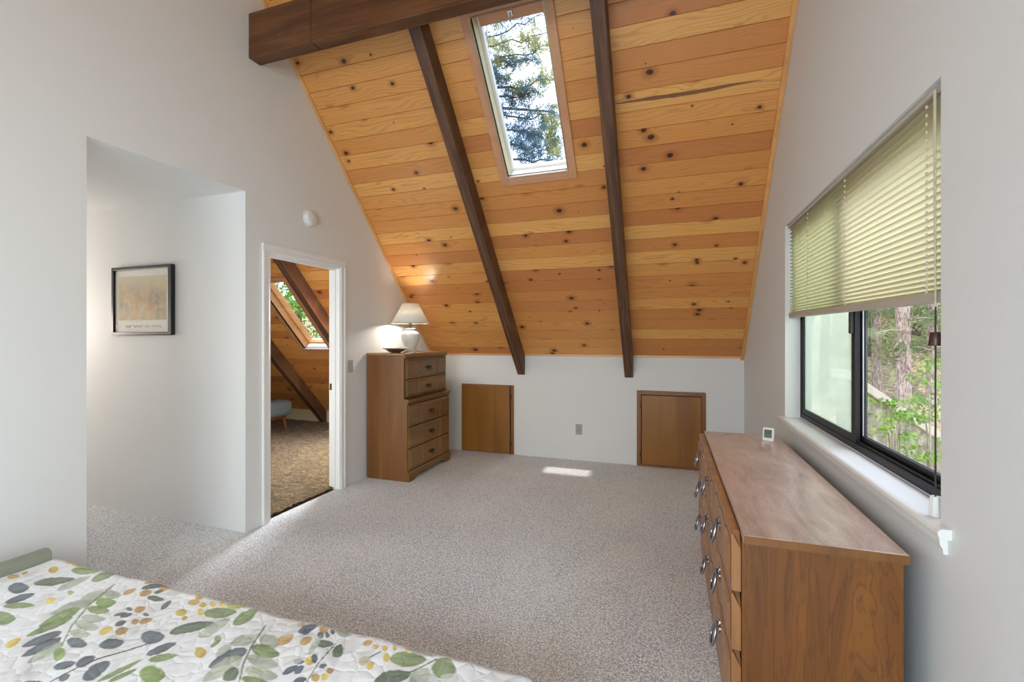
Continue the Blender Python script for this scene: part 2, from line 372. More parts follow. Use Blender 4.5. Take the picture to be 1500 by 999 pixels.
# ------------------------------------------------------------------ boarded ceilings
SK1 = (-1.292, -.780, s_of(3.685), s_of(2.90)); SK2 = (-4.79, -4.365, s_of(5.11), s_of(4.33))
SK3 = (-3.72, -3.18, s_of(5.3), s_of(4.45))  # unseen skylight opening added to brighten the next room
BW = .1335
def boards(name, bays, s0, s1, P, holes, streak=None, seed=1):
    rn = random.Random(seed); vs, fs, uv, tn, stk = [], [], [], [], []
    def quad(x0, x1, a, b, da, db, k, off, tone, st):
        i = len(vs); vs.extend([P(x0, a, da), P(x1, a, da), P(x1, b, db), P(x0, b, db)]); fs.append((i, i + 1, i + 2, i + 3))
        for x, s in ((x0, a), (x1, a), (x1, b), (x0, b)):
            uv.append((x + off[0], s - k * BW + off[1])); tn.append((tone, tone, tone, 1))
            stk.append(((x - st[0]) / (st[1] - st[0]), (s - k * BW) / BW, 1, 1) if st else (0, 9, 0, 1))
    k0, k1 = math.floor(s0 / BW), math.ceil(s1 / BW)
    for bx0, bx1 in bays:
        for k in range(k0, k1):
            tone = min(1, max(0, rn.gauss(.52, .3))); off = (rn.uniform(0, 40), rn.uniform(0, 40))
            st = streak[2:] if streak and streak[0] == k and streak[1] == (bx0, bx1) else None
            if st: tone = .95
            a, b = max(s0, k * BW), min(s1, (k + 1) * BW)
            rects = [(bx0, bx1, a, b)]
            for hx0, hx1, ha, hb in holes:
                out = []
                for x0, x1, p, q in rects:
                    if x1 <= hx0 or x0 >= hx1 or q <= ha or p >= hb: out.append((x0, x1, p, q)); continue
                    if x0 < hx0: out.append((x0, hx0, p, q))
                    if x1 > hx1: out.append((hx1, x1, p, q))
                    if p < ha: out.append((max(x0, hx0), min(x1, hx1), p, ha))
                    if q > hb: out.append((max(x0, hx0), min(x1, hx1), hb, q))
                rects = out
            g = .0028
            for x0, x1, p, q in rects:
                e0, e1 = abs(p - k * BW) < 1e-6, abs(q - (k + 1) * BW) < 1e-6
                pa, qa = (p + g if e0 else p), (q - g if e1 else q)
                quad(x0, x1, pa, qa, 0, 0, k, off, tone, st)
                if e0: quad(x0, x1, p, pa, .006, 0, k, off, tone * .8, st)
                if e1: quad(x0, x1, qa, q, 0, .006, k, off, tone * .8, st)
    me = bpy.data.meshes.new(name); me.from_pydata(vs, [], fs); me.materials.append(M['pine'])
    l = me.uv_layers.new(name='UVMap'); l.data.foreach_set('uv', [c for p in uv for c in p])
    for nm, dat in (('tone', tn), ('streak', stk)):
        at = me.color_attributes.new(nm, 'FLOAT_COLOR', 'CORNER'); at.data.foreach_set('color', [c for p in dat for c in p])
    o = bpy.data.objects.new(name, me); C.objects.link(o); o['kind'] = 'structure'; return o
RX = [-1.65, -.415]
kst = int(s_of(3.37) / BW)
boards('ceiling', [(XL, RX[0]), (RX[0], RX[1]), (RX[1], XR)], 0, SR, SP, [SK1], streak=(kst, (RX[1], XR), -.46, .62), seed=11)
NS = (-2.5, .35, .45, 1.75)      # unseen skylight opening added behind the camera to admit fill light
boards('ceiling_front', [(XL, RX[0]), (RX[0], RX[1]), (RX[1], XR)], 0, SR, SN, [NS], seed=5)
boards('ceiling_next_room', [(-7.5, -6.53), (-6.53, -5.31), (-5.31, -4.09), (-4.09, T)], s_of(YO), 3.9, SP, [SK2, SK3], seed=8)
# roof decks outside
def deck(mb, x0, x1, s0, s1, P, holes, d0=.012, d1=.2):
    holes = [(a - .013, b - -.013, p - .013, q + .013) for a, b, p, q in holes]
    def bx(a, b, p, q):
        if b - a > 1e-4 and q - p > 1e-4:
            mb.hexa([P(a, p, d0), P(b, p, d0), P(b, q, d0), P(a, q, d0), P(a, p, d1), P(b, p, d1), P(b, q, d1), P(a, q, d1)])
    cur = x0
    for hx0, hx1, a, b in sorted(holes):
        bx(cur, hx0, s0, s1); bx(hx0, hx1, s0, a); bx(hx0, hx1, b, s1); cur = hx1
    bx(cur, x1, s0, s1)
r = MB(); deck(r, -7.7, 1.25, s_of(6.7), SR + .01, SP, [SK1, SK2, SK3])
deck(r, -7.7, 1.25, -1.2, SR + .01, SN, [NS]); struct(r, 'roof', M['roof'])

# rake and base trims along the boards
def slab(mb, x0, x1, s0, s1, d0, d1, P=SP, mi=0):
    mb.hexa([P(x0, s0, d0), P(x1, s0, d0), P(x1, s1, d0), P(x0, s1, d0), P(x0, s0, d1), P(x1, s0, d1), P(x1, s1, d1), P(x0, s1, d1)], mi)
t = MB(); slab(t, XL + .001, XL + .028, -.004, SR - .3, -.014, .004); struct(t, 'trim_1', M['pinetrimv'], bev=.002)
t = MB(); slab(t, XR - .032, XR - .001, -.045, SR - .3, -.016, .004); struct(t, 'trim_2', M['pinetrimv'], bev=.002)
t = MB(); t.box(XL + .029, YK - .016, ZK - .004, XR - .033, YK - .001, ZK + .022); struct(t, 'trim_3', M['pinetrim'], bev=.002)

# ridge-side beam (runs along the room) and rafters
BY0, BY1, BZ0, BZ1 = 2.505, 2.605, 3.39, 3.712
b = MB(); b.box(XL - .05, BY0, BZ0, -2.300, BY1, BZ1); b.box(-2.294, BY0, BZ0, XR + .05, BY1, BZ1); b.box(-2.31, BY0 + .006, BZ0 + .006, -2.28, BY1 - .006, BZ1 - .006)
struct(b, 'beam', M['beam'], 'dark brown timber beam crossing under the sloped pine ceiling', bev=.005)
def rafter(x, y_end, s1, end='plumb'):
    w_, dv = .046, .232
    p = []
    sA = s_of(y_end)
    topA, topB = SP(0, sA, .0), SP(0, s1, .0)
    poly = [(y_end, topA[2] - .003), (y_end, topA[2] - dv), (topB[1], topB[2] - dv), (topB[1], topB[2] - .003)]
    m_ = MB(); m_.prism(poly, 'x', -w_, w_); o = m_.build('rafter', M['rafter'], bev=.004)
    return o
rl = ['dark rafter left of the tall skylight, ending just above the small left hatch', 'dark rafter between the tall skylight and the window wall']
for x, lab in zip(RX, rl):
    o = rafter(x, YK - .001, SR - .02); o.location.x = x
    tag(o, lab, 'rafter', 'rafters of the bedroom ceiling')
for x, lab in ((-4.09, 'dark rafter seen high in the doorway, right of the small skylight'), (-5.31, 'dark rafter seen through the doorway, below and left of the small skylight'), (-6.53, 'dark rafter in the next room behind the blue grey stool')):
    o = rafter(x, YO - .002, 3.6); o.location.x = x; tag(o, lab, 'rafter', 'rafters of the next room')

# ------------------------------------------------------------------ skylights
def skylight(name, hole, tw=.072, white=True, depth=.115):
    x0, x1, s0, s1 = hole
    root = estruct(name)
    t = MB(); slab(t, x0 - tw, x0, s0 - tw, s1 + tw, -.018, .0); slab(t, x1, x1 + tw, s0 - tw, s1 + tw, -.018, .0)
    t.build('casing', M['skytrim'], root, bev=.002)
    t = MB(); slab(t, x0, x1, s0 - tw, s0, -.018, 0); slab(t, x0, x1, s1, s1 + tw, -.018, 0); t.build('casing', M['skytrimh'], root, bev=.002)
    jm = M['trim'] if white else M['pinetrimv']
    t = MB(); slab(t, x0 - .012, x0, s0, s1, -.018, .2); slab(t, x1, x1 + .012, s0, s1, -.018, .2); t.build('jamb', M['cream'] if white else jm, root)
    t = MB(); slab(t, x0, x1, s0 - .012, s0, -.018, .2); t.build('sill', M['trim'], root)
    t = MB(); slab(t, x0, x1, s1, s1 + .012, -.018, .2); t.build('head_jamb', M['skytrimh'], root)
    fw = .022; D = depth
    t = MB(); slab(t, x0, x0 + fw, s0, s1, D, D + .05); slab(t, x1 - fw, x1, s0, s1, D, D + .05)
    slab(t, x0 + fw, x1 - fw, s0, s0 + fw, D, D + .05)
    t.build('sash', M['trim'] if white else jm, root, bev=.002)
    t = MB(); slab(t, x0 + fw, x1 - fw, s1 - .075, s1, D - .02, D + .05); t.build('sash_rail', M['skytrimh'], root, bev=.002)
    t = MB(); slab(t, x0 - .0005, x0 + .004, s0, s1, -.004, .006); slab(t, x0, x1, s0 - .0005, s0 + .004, .012, .02); t.build('seal', M['dark'], root)
    t = MB(); slab(t, x0 + fw * .6, x1 - fw * .6, s0 + fw * .6, s1 - fw * .6, D + .02, D + .026); t.build('pane', M['glass'], root)
    t = MB(); xm = (x0 + x1) / 2; slab(t, xm - .016, xm + .016, s1 - .055, s1 - .02, D - .032, D - .02); t.tube([SP(xm, s1 - .06, D - .03), SP(xm, s1 - .03, D - .036)], .006, 8)
    t.build('latch', M['alu'], root)
    return root
skylight('window_2', SK1)
skylight('window_3', SK2, .06, False, .10)
skylight('added_skylight', SK3, .06, False, .10)  # out of view, added to house the next room's fill lamp

# ------------------------------------------------------------------ right window: black slider
w1 = estruct('window_1')
FX0, FX1 = .806, .862; fz0, fz1 = WZ0 + .004, WZ1
t = MB(); t.box(FX0, WY1 - .028, fz0, FX1, WY1, fz1); t.box(FX0, WY0, fz0, FX1, WY0 + .028, fz1)
t.box(FX0, WY0 + .028, fz0, FX1, WY1 - .028, fz0 + .03); t.box(FX0, WY0 + .028, fz1 - .03, FX1, WY1 - .028, fz1)
t.box(FX0 + .012, WY0 + .028, fz0 + .03, FX0 + .016, WY1 - .028, fz0 + .042)
t.build('frame', M['bronze'], w1, bev=.002)
ym = 2.535
def sash(name, y0, y1, x0, x1, st0, st1, gl):
    z0, z1 = fz0 + .030, fz1 - .032; rb = .032
    t = MB(); t.box(x0, y0, z0, x1, y0 + st0, z1); t.box(x0, y1 - st1, z0, x1, y1, z1); t.box(x0, y0 + st0, z0, x1, y1 - st1, z0 + rb); t.box(x0, y0 + st0, z1 - rb, x1, y1 - st1, z1)
    s_ = t.build(name, M['bronze'], w1, bev=.002)
    t = MB(); xm = (x0 + x1) / 2; t.box(xm - .002, y0 + st0 - .004, z0 + rb - .004, xm + .002, y1 - st1 + .004, z1 - rb + .004); t.build('pane', gl, s_)
    return s_
s1_ = sash('sliding_sash', ym - .022, WY1 - .03, .810, .832, .042, .03, M['hazy'])
s2_ = sash('fixed_sash', WY0 + .03, ym + .05, .836, .858, .03, .075, M['glass'])
t = MB(); t.box(.8365, ym - .034, fz0 + .065, .8405, ym - .026, fz1 - .07); t.build('bright_bead', M['alu'], s2_)
t = MB(); t.box(.796, ym - .012, 1.405, .812, ym + .016, 1.53); t.build('latch', M['black'], s1_, bev=.003)
# white sill board with rounded nose and apron
t = MB(); t.box(XR - .0005, WY0 + .001, WZ0 - .0195, .806, WY1 - .001, WZ0)
t.prism([(XR - .0005, WZ0 - .028), (XR - .0005, WZ0), (XR - .022, WZ0), (XR - .03, WZ0 - .006), (XR - .032, WZ0 - .014), (XR - .03, WZ0 - .022), (XR - .022, WZ0 - .028)], 'y', WY0 - .055, WY1 + .075)
t.build('window_sill', M['trim'], w1, smooth=40)
t = MB(); t.prism([(XR - .0005, WZ0 - .075), (XR - .0005, WZ0 - .0285), (XR - .02, WZ0 - .0285), (XR - .018, WZ0 - .05), (XR - .012, WZ0 - .06), (XR - .010, WZ0 - .075)], 'y', WY0 - .035, WY1 + .055)
t.build('apron', M['trim'], w1, smooth=30)
# big unseen window added behind the camera to let fill light in
w4 = estruct('added_window'); t = MB()
t.box(.80, VY0, .5, .86, VY0 + .04, WZ1); t.box(.80, VY1 - .04, .5, .86, VY1, WZ1); t.box(.80, VY0 + .04, .5, .86, VY1 - .04, .54); t.box(.80, VY0 + .04, WZ1 - .04, .86, VY1 - .04, WZ1); t.box(.81, -1.345, .54, .85, -1.305, WZ1 - .04)
t.build('frame', M['bronze'], w4)

# pleated shade
bl = thing('pleated_blind', 'yellow green pleated blind half lowered over the black framed window', 'blind', (.755, 0, 0))
t = MB(); zt, zb = 2.100, 1.512; n = 26; tb = []
BY0_, BY1_ = WY0 + .008, WY1 - .012
def zbot(y): return 1.488 + (y - WY0) / (WY1 - WY0) * .028
ysb = np.linspace(BY0_, BY1_, 40)
for j, y in enumerate(ysb):
    for k in range(2 * n + 1):
        z = zbot(y) + .03 + (zt - zbot(y) - .03) * (k / (2 * n)) ** 1.18
        t.v.append((-.012 if k % 2 else .012, y, z))
nk = 2 * n + 1
for j in range(len(ysb) - 1):
    for k in range(nk - 1):
        a = j * nk + k; t.f.append((a, a + 1, a + nk + 1, a + nk)); t.m.append(0)
t.build('pleated_fabric', M['blind'], bl, solid=False)
t = MB(); t.box(-.022, BY0_ - .004, zt, .02, BY1_ + .006, WZ1 - .002); hr = t.build('headrail', M['blindrail'], bl, bev=.003)
t = MB(); t.box(-.026, BY0_ - .005, zt - .014, -.0225, BY0_ + .03, WZ1 + .000); t.box(-.026, BY0_ - .0065, zt - .014, .02, BY0_ - .0045, WZ1); t.build('end_cap', M['greypl'], hr)
t = MB(); y0, y1 = BY0_, BY1_
t.hexa([(-.018, y0, zbot(y0)), (.016, y0, zbot(y0)), (.016, y1, zbot(y1)), (-.018, y1, zbot(y1)), (-.018, y0, zbot(y0) + .03), (.016, y0, zbot(y0) + .03), (.016, y1, zbot(y1) + .03), (-.018, y1, zbot(y1) + .03)])
t.build('bottom_rail', M['blindrail'], bl, bev=.004)
for yc in (WY0 + .125, 2.42, 3.0):           # cords threaded through the pleats show as short stitches
    t = MB()
    for k in range(n):
        zc = zbot(yc) + .03 + (zt - zbot(yc) - .03) * ((2 * k + 1) / (2 * n)) ** 1.18
        t.lathe([(.0001, -.007), (.0035, -.004), (.0035, .004), (.0001, .007)], (-.0135, yc, zc), 8)
    t.build('cord_hole_row', M['cord'], bl)
yc = WY0 + .052
t = MB(); t.tube([(-.024, yc, zt + .005), (-.0245, yc, 1.8), (-.024, yc, 1.475)], .0024, 6); t.tube([(-.024, yc + .008, zt + .005), (-.0245, yc + .007, 1.8), (-.024, yc + .001, 1.475)], .0018, 6); t.build('lift_cord', M['cord'], bl)
t = MB(); t.tube([(-.024, yc, 1.475), (-.024, yc, 1.38), (-.024, yc + .001, 1.2), (-.024, yc, .925)], .0022, 6); pc = t.build('pull_cord', M['darkcord'], bl)
t = MB(); t.lathe([(.0001, 1.402), (.011, 1.402), (.012, 1.40), (.017, 1.365), (.0165, 1.362), (.0001, 1.362)], (-.024, yc, 0), 20); t.build('tassel', M['tassel'], pc, smooth=40)
t = MB(); t.lathe([(.0001, .926), (.012, .926), (.0135, .923), (.017, .872), (.016, .869), (.0001, .869)], (-.024, yc, 0), 8); t.build('cord_weight', M['whitepl'], pc, smooth=30)

# ------------------------------------------------------------------ doorway casing
d1 = estruct('door_1')
dy0, dy1, dz = 2.68, 3.475, 2.03; cw = .062
def casing_profile(mb, y0, z0, y1, z1, vert, flip):
    pass
t = MB()
for a, b_ in ((dy0 - cw, dy0 + .006), (dy1 - .006, dy1 + cw)):
    s_ = 1 if a < dy0 - .01 else -1
    ys_ = [a, b_] if s_ == 1 else [b_, a]
    o0, i0 = ys_
    t.prism([(XL + .0005, o0), (XL + .017, o0 + s_ * .002), (XL + .017, o0 + s_ * .018), (XL + .012, o0 + s_ * .024), (XL + .011, i0 - s_ * .012), (XL + .007, i0 - s_ * .003), (XL + .0005, i0)], 'z', 0, dz + .0)
t.prism([(XL + .0005, dz + cw), (XL + .017, dz + cw - .002), (XL + .017, dz + cw - .018), (XL + .012, dz + cw - .024), (XL + .011, dz + .006), (XL + .007, dz - .003), (XL + .0005, dz - .006)], 'y', dy0 - cw, dy1 + cw)
t.build('casing', M['trim'], d1)
t = MB(); t.box(T - .004, dy0 - .001, 0, XL + .003, dy0 + .014, dz); t.box(T - .004, dy1 - .014, 0, XL + .003, dy1 + .001, dz); t.box(T - .004, dy0 + .014, dz - .014, XL + .003, dy1 - .014, dz + .001)
jb = t.build('jamb', M['trim'], d1, bev=.001)
t = MB(); a, b_ = -2.925, -2.89; t.box(a, dy0 + .014, 0, b_, dy0 + .025, dz - .014); t.box(a, dy1 - .025, 0, b_, dy1 - .014, dz - .014); t.box(a, dy0 + .025, dz - .025, b_, dy1 - .025, dz - .014)
t.build('stop', M['trim'], jb, bev=.001)
t = MB(); t.box(-2.957, dy1 - .0165, .905, -2.927, dy1 - .0145, .965); t.build('strike_plate', M['brass'], jb, bev=.001)

# low hatches in the knee wall
def hatch(name, x0, x1, z0, z1, hinge):
    d = estruct(name); Y = YK - .001; fw = .042
    t = MB(); t.box(x0, Y - .014, z0, x0 + fw, Y, z1); t.box(x1 - fw, Y - .014, z0, x1, Y, z1); t.box(x0 + fw, Y - .014, z1 - fw, x1 - fw, Y, z1); t.box(x0 + fw, Y - .014, z0, x1 - fw, Y, z0 + .02)
    t.build('frame', M['panelframe'], d, bev=.002)
    t = MB(); t.box(x0 + fw, Y - .006, z0 + .02, x1 - fw, Y - .003, z1 - fw); t.build('painted_gap_shade', M['dark'], d)  # dark sheet behind the panel, painting the shade of its gaps
    g0, g1 = (.010, .004) if hinge < 0 else (.004, .010)
    t = MB(); t.box(x0 + fw + g0, Y - .022, z0 + .024, x1 - fw - g1, Y - .0062, z1 - fw - .006); pn = t.build('panel', M['panel'], d, bev=.002)
    hx = x0 + fw + .003 if hinge < 0 else x1 - fw - .003
    for zz in (z0 + .12, z1 - .16):
        t = MB(); t.tube([(hx, Y - .018, zz - .03), (hx, Y - .018, zz + .03)], .0045, 8); t.box(hx - .012, Y - .0165, zz - .028, hx + .012, Y - .0145, zz + .028); t.build('hinge', M['brass'], pn)
    return d
def hatch2(name, x0, x1, z0, z1):          # left hatch: overlay door with its frame showing along the hinge side
    d = estruct(name); Y = YK - .001
    t = MB(); t.box(x0, Y - .012, z0, x1, Y, z1); t.build('frame', M['panelframe'], d, bev=.002)
    t = MB(); t.box(x1 - .052, Y - .0135, z0 + .012, x1 - .036, Y - .0122, z1 - .006); t.build('painted_gap_shade', M['dark'], d)  # dark strip laid on the frame as painted gap shade
    t = MB(); t.box(x0 + .006, Y - .03, z0 + .012, x1 - .046, Y - .0122, z1 - .01); pn = t.build('panel', M['panel'], d, bev=.002)
    for zz in (z0 + .13, z1 - .14):
        t = MB(); t.tube([(x1 - .043, Y - .022, zz - .03), (x1 - .043, Y - .022, zz + .03)], .005, 8); t.box(x1 - .043, Y - .0165, zz - .026, x1 - .022, Y - .0125, zz + .026); t.build('hinge', M['brass'], pn)
    return d
hatch2('door_2', -2.417, -1.741, .004, .823)
hatch('door_3', -.331, .362, .004, .815, -1)

# ------------------------------------------------------------------ wall fittings
o = thing('light_switch', 'grey wall switch plate between the doorway and the chest of drawers', 'light switch', (XL, 3.612, 1.118))
t = MB(); t.box(.0005, -.036, -.058, .006, .036, .058); t.build('cover_plate', M['greypl'], o, bev=.002)
t = MB(); t.box(.006, -.006, -.013, .010, .006, .013); t.prism([(.010, -.004), (.010, .008), (.021, .010), (.020, .004)], 'y', -.0045, .0045); t.build('toggle', M['greypl'], o)
o = thing('wall_outlet', 'grey wall outlet low on the knee wall between the two wooden hatches', 'outlet', (-.966, YK, .349))
t = MB(); t.box(-.037, -.006, -.059, .037, -.0005, .059); t.build('cover_plate', M['greypl'], o, bev=.002)
for z in (-.02, .02):
    t = MB(); t.lathe([(.0001, -.0085), (.016, -.0085), (.017, -.006)], (0, 0, z), 20, axis='y'); s_ = t.build('socket', M['greypl'], o, smooth=40)
    t = MB(); t.box(-.008, -.0092, z - .004, -.006, -.0084, z + .006); t.box(.006, -.0092, z - .004, .008, -.0084, z + .006); t.box(-.002, -.0092, z - .011, .002, -.0084, z - .007); t.build('slot', M['dark'], s_)
o = thing('smoke_detector', 'round white smoke detector on the wall above the doorway', 'smoke detector', (XL, 3.09, 2.385))
t = MB(); t.lathe([(.07, .0005), (.07, .008), (.067, .010)], (0, 0, 0), 40, axis='x'); t.build('base_ring', M['whitepl'], o, smooth=35)
t = MB(); t.lathe([(.064, .010), (.064, .026), (.060, .034), (.05, .040), (.025, .043), (.0001, .044)], (0, 0, 0), 40, axis='x'); bd = t.build('cover', M['whitepl'], o, smooth=35)
t = MB(); t.lathe([(.012, .043), (.012, .046), (.0001, .0465)], (0, .0, -.03), 16, axis='x'); t.build('test_button', M['whitepl'], bd, smooth=35)

# framed print in the hall
def m_print():
    m = NT('faded_landscape_print'); o = m.obj(); sp = m.n('SeparateXYZ', {0: o})
    a = m.noise(m.mapped(o, (5, 1, 4)), 1.0, 5, .6, .8); b = m.noise(m.mapped(o, (8, 1, 11), (4, 0, 2)), 1.0, 4, .6, .4)
    c = m.ramp(a, [(.32, lin(128, 122, 104)), (.45, lin(176, 158, 120)), (.55, lin(196, 176, 128)), (.66, lin(206, 196, 166))])
    c = m.mix(m.math('MULTIPLY', m.step(b, .52, .66), .6), c, lin(190, 128, 92))
    c = m.mix(m.math('MULTIPLY', m.step(b, .5, .36), .5), c, lin(112, 118, 104))
    c = m.mix(m.step(sp.outputs[2], .02, .2), c, lin(206, 198, 168)); m.pbr(c, .6); return m.mat
fx0, fx1, fz0_, fz1_ = -4.232, -3.552, 1.410, 1.945
pc = thing('framed_picture', 'black framed landscape print hanging on the hall wall', 'picture', ((fx0 + fx1) / 2, 2.478, (fz0_ + fz1_) / 2))
W2, H2 = (fx1 - fx0) / 2, (fz1_ - fz0_) / 2
t = MB(); fw = .022
t.box(-W2, -.032, -H2, -W2 + fw, -.001, H2); t.box(W2 - fw * 1.6, -.032, -H2, W2, -.001, H2); t.box(-W2 + fw, -.032, H2 - fw, W2 - fw * 1.6, -.001, H2); t.box(-W2 + fw, -.032, -H2, W2 - fw * 1.6, -.001, -H2 + fw)
t.build('frame', M['black'], pc, bev=.003)
t = MB(); t.box(-W2 + fw, -.014, -H2 + fw, W2 - fw * 1.6, -.010, H2 - fw); t.build('mat_board', m_flat('mat_board', lin(240, 238, 228), .8), pc)
t = MB(); t.box(-W2 + .065, -.0155, -H2 + .115, W2 - .075, -.0142, H2 - .075); t.build('print', m_print(), pc)
t = MB()          # a faint, unreadable line of script under the print
for a, b_ in ((-.20, -.13), (-.11, .0), (.02, .08), (.10, .21)):
    n_ = int((b_ - a) / .004); t.tube([(a + (b_ - a) * k / n_, -.0146, -H2 + .066 + .009 * math.sin(k * 1.9) + .006 * math.sin(k * .73 + a * 50)) for k in range(n_ + 1)], .0012, 5)
t.build('caption', m_flat('caption_ink', lin(196, 194, 182), .8), pc)
t = MB(); t.box(-W2 + fw, -.020, -H2 + fw, W2 - fw * 1.6, -.018, H2 - fw); t.build('glass', M['glass'], pc)

# ------------------------------------------------------------------ tall chest of drawers
ch = thing('chest_of_drawers', 'tall brown wooden chest of drawers in the left corner under a lamp', 'chest of drawers', (-2.835, 3.845, 0))
# local: x out from wall 0..0.46, y along wall 0..0.88, z
CH_W = .875
for y0 in (0, CH_W - .018):
    t = MB(); t.prism([(.0, .0), (.445, .0), (.458, .02), (.458, .79), (.420, .80), (.420, 1.212), (.0, 1.212)], 'y', y0, y0 + .018)
    t.build('side_panel', M['chestside'], ch, bev=.002)
t = MB(); t.box(.005, .018, .06, .42, CH_W - .018, 1.21); t.box(.42, .018, .085, .436, CH_W - .018, .765); t.build('carcase', M['dark'], ch)
t = MB(); t.box(-.004, -.012, 1.2125, .438, CH_W + .012, 1.236); t.build('top', M['chesttop'], ch, bev=.004)
t = MB(); t.prism([(.421, 1.188), (.436, 1.188), (.44, 1.196), (.44, 1.2123), (.421, 1.2123)], 'y', .002, CH_W - .002); t.build('top_moulding', M['chestfront'], ch)
t = MB(); t.prism([(.4205, .742), (.462, .742), (.466, .752), (.470, .765), (.482, .775), (.482, .785), (.4205, .800)], 'y', -.006, CH_W + .008); t.build('waist_moulding', M['chestfront'], ch, smooth=30)
# scalloped apron
pts = [(0, 0), (.0, .092), (CH_W, .092), (CH_W, 0), (CH_W - .10, 0)]
for k in range(0, 21):
    y = CH_W - .10 - (CH_W - .20) * k / 20
    q = abs((y - CH_W / 2) / (CH_W / 2 - .1)); z = .046 * (1 - q ** 6) - .016 * math.exp(-((q - 0) / .18) ** 2) + .008 * math.cos(q * 9) * (1 - q ** 4)
    pts.append((y, max(0, z)))
pts.append((.10, 0))
t = MB(); t.prism([(a, b_) for a, b_ in pts], 'x', .4585, .478); t.prism([(.4585, .085), (.482, .085), (.476, .1), (.4585, .104)], 'y', 0, CH_W); t.build('apron', M['chestfront'], ch)
def chest_pull(parent, xf, yc, zc):
    t = MB()
    pl = [(-.062, .0), (-.05, .010), (-.034, .008), (-.022, .017), (0, .014), (.022, .017), (.034, .008), (.05, .010), (.062, 0), (.05, -.008), (.034, -.006), (.022, -.016), (0, -.020), (-.022, -.016), (-.034, -.006), (-.05, -.008)]
    t.prism([(yc + a, zc + b_) for a, b_ in pl], 'x', xf, xf + .003)
    t.lathe([(.006, xf + .003), (.005, xf + .014), (.0001, xf + .016)], (0, yc - .034, zc), 10, axis='x'); t.lathe([(.006, xf + .003), (.005, xf + .014), (.0001, xf + .016)], (0, yc + .034, zc), 10, axis='x')
    h = t.build('handle', M['brass'], parent)
    t = MB(); t.tube([(xf + .012, yc - .034, zc), (xf + .016, yc - .032, zc - .014), (xf + .018, yc - .018, zc - .026), (xf + .018, yc, zc - .028), (xf + .018, yc + .018, zc - .026), (xf + .016, yc + .032, zc - .014), (xf + .012, yc + .034, zc)], .0032, 8)
    t.build('bail', M['brass'], h, smooth=60)
def chest_drawer(z0, z1, x0, x1, y0, y1):
    t = MB(); t.box(x0, y0, z0, x1, y1, z1)
    w_ = y1 - y0; a, b_ = y0 + w_ * .27, y0 + w_ * .73
    dr = t.build('drawer', M['chestfront'], ch, bev=.003)
    for p, q in ((y0 + .012, a - .010), (a + .010, b_ - .010), (b_ + .010, y1 - .012)):
        t = MB(); g = .012
        t.add([(x1 + .0005, p, z0 + .012), (x1 + .0005, q, z0 + .012), (x1 + .0005, q, z1 - .012), (x1 + .0005, p, z1 - .012), (x1 + .009, p + g, z0 + .012 + g), (x1 + .009, q - g, z0 + .012 + g), (x1 + .009, q - g, z1 - .012 - g), (x1 + .009, p + g, z1 - .012 - g)],
              [(3, 2, 1, 0), (4, 5, 6, 7), (0, 1, 5, 4), (1, 2, 6, 5), (2, 3, 7, 6), (3, 0, 4, 7)])
        t.build('raised_panel', M['chestfront'], dr)
    for e in (a, b_):
        t = MB(); t.tube([(x1 + .001, e, z0 + .008), (x1 + .001, e, z1 - .008)], .005, 8); t.build('bead', M['chesttop'], dr, smooth=60)
    chest_pull(dr, x1 + .009, (y0 + y1) / 2, (z0 + z1) / 2)
for z0, z1 in ((.985, 1.183), (.808, .977)): chest_drawer(z0, z1, .4205, .434, .022, CH_W - .022)
for z0, z1 in ((.528, .735), (.318, .520), (.108, .310)): chest_drawer(z0, z1, .4365, .470, .012, CH_W - .012)

# lamp on the chest
LX, LY, LZ = -2.60, 4.27, 1.237
la = thing('table_lamp', 'white ceramic table lamp with a lit cone shade on the chest', 'lamp', (LX, LY, LZ))
t = MB(); t.lathe([(.0001, .0), (.074, 0), (.076, .008), (.068, .016), (.058, .03), (.056, .045), (.066, .075), (.082, .11), (.092, .145), (.094, .17), (.086, .195), (.066, .215), (.048, .225), (.044, .235), (.050, .243), (.046, .25), (.0001, .252)], seg=96, lobes=24, amp=.025)
t.build('vase_base', M['ceramic'], la, smooth=50)
t = MB(); t.lathe([(.012, .252), (.012, .285), (.017, .29), (.017, .34), (.0001, .345)], seg=16); t.build('socket', M['brass'], la, smooth=40)
t = MB(); t.lathe([(.0001, .345), (.014, .35), (.03, .39), (.028, .42), (.012, .44), (.0001, .442)], seg=20)
mb_ = NT('lamp_bulb'); e = mb_.n('Emission', {0: (1, .88, .72, 1), 1: 14.0}); mb_.t.links.new(e.outputs[0], mb_.out.inputs[0]); t.build('bulb', mb_.mat, la, smooth=60)
t = MB(); seg = 64; prof = [(.196, .302), (.083, .512)]
vs = [(r_ * math.cos(2 * math.pi * k / seg), r_ * math.sin(2 * math.pi * k / seg), z) for r_, z in prof for k in range(seg)]
t.add(vs, [(k, (k + 1) % seg, seg + (k + 1) % seg, seg + k) for k in range(seg)]); sh_ = t.build('lamp_shade', M['shade'], la, smooth=60, solid=False)
md = sh_.modifiers.new('Solidify', 'SOLIDIFY'); md.thickness = .002
for r_, z in prof:
    t = MB(); t.tube([((r_ + .001) * math.cos(2 * math.pi * k / 48), (r_ + .001) * math.sin(2 * math.pi * k / 48), z) for k in range(49)], .0035, 6, caps=False)
    t.build('shade_binding', M['cord'], sh_, smooth=60)
t = MB()
for k in range(3):
    a = 2 * math.pi * k / 3; t.tube([(0, 0, .50), (.082 * math.cos(a), .082 * math.sin(a), .508)], .002, 6)
t.tube([(.03, 0, .34), (.05, 0, .40), (.04, 0, .47), (0, 0, .50)], .002, 6); t.tube([(-.03, 0, .34), (-.05, 0, .40), (-.04, 0, .47), (0, 0, .50)], .002, 6); t.tube([(0, 0, .495), (0, 0, .52)], .005, 8)
t.build('harp', M['brass'], la)

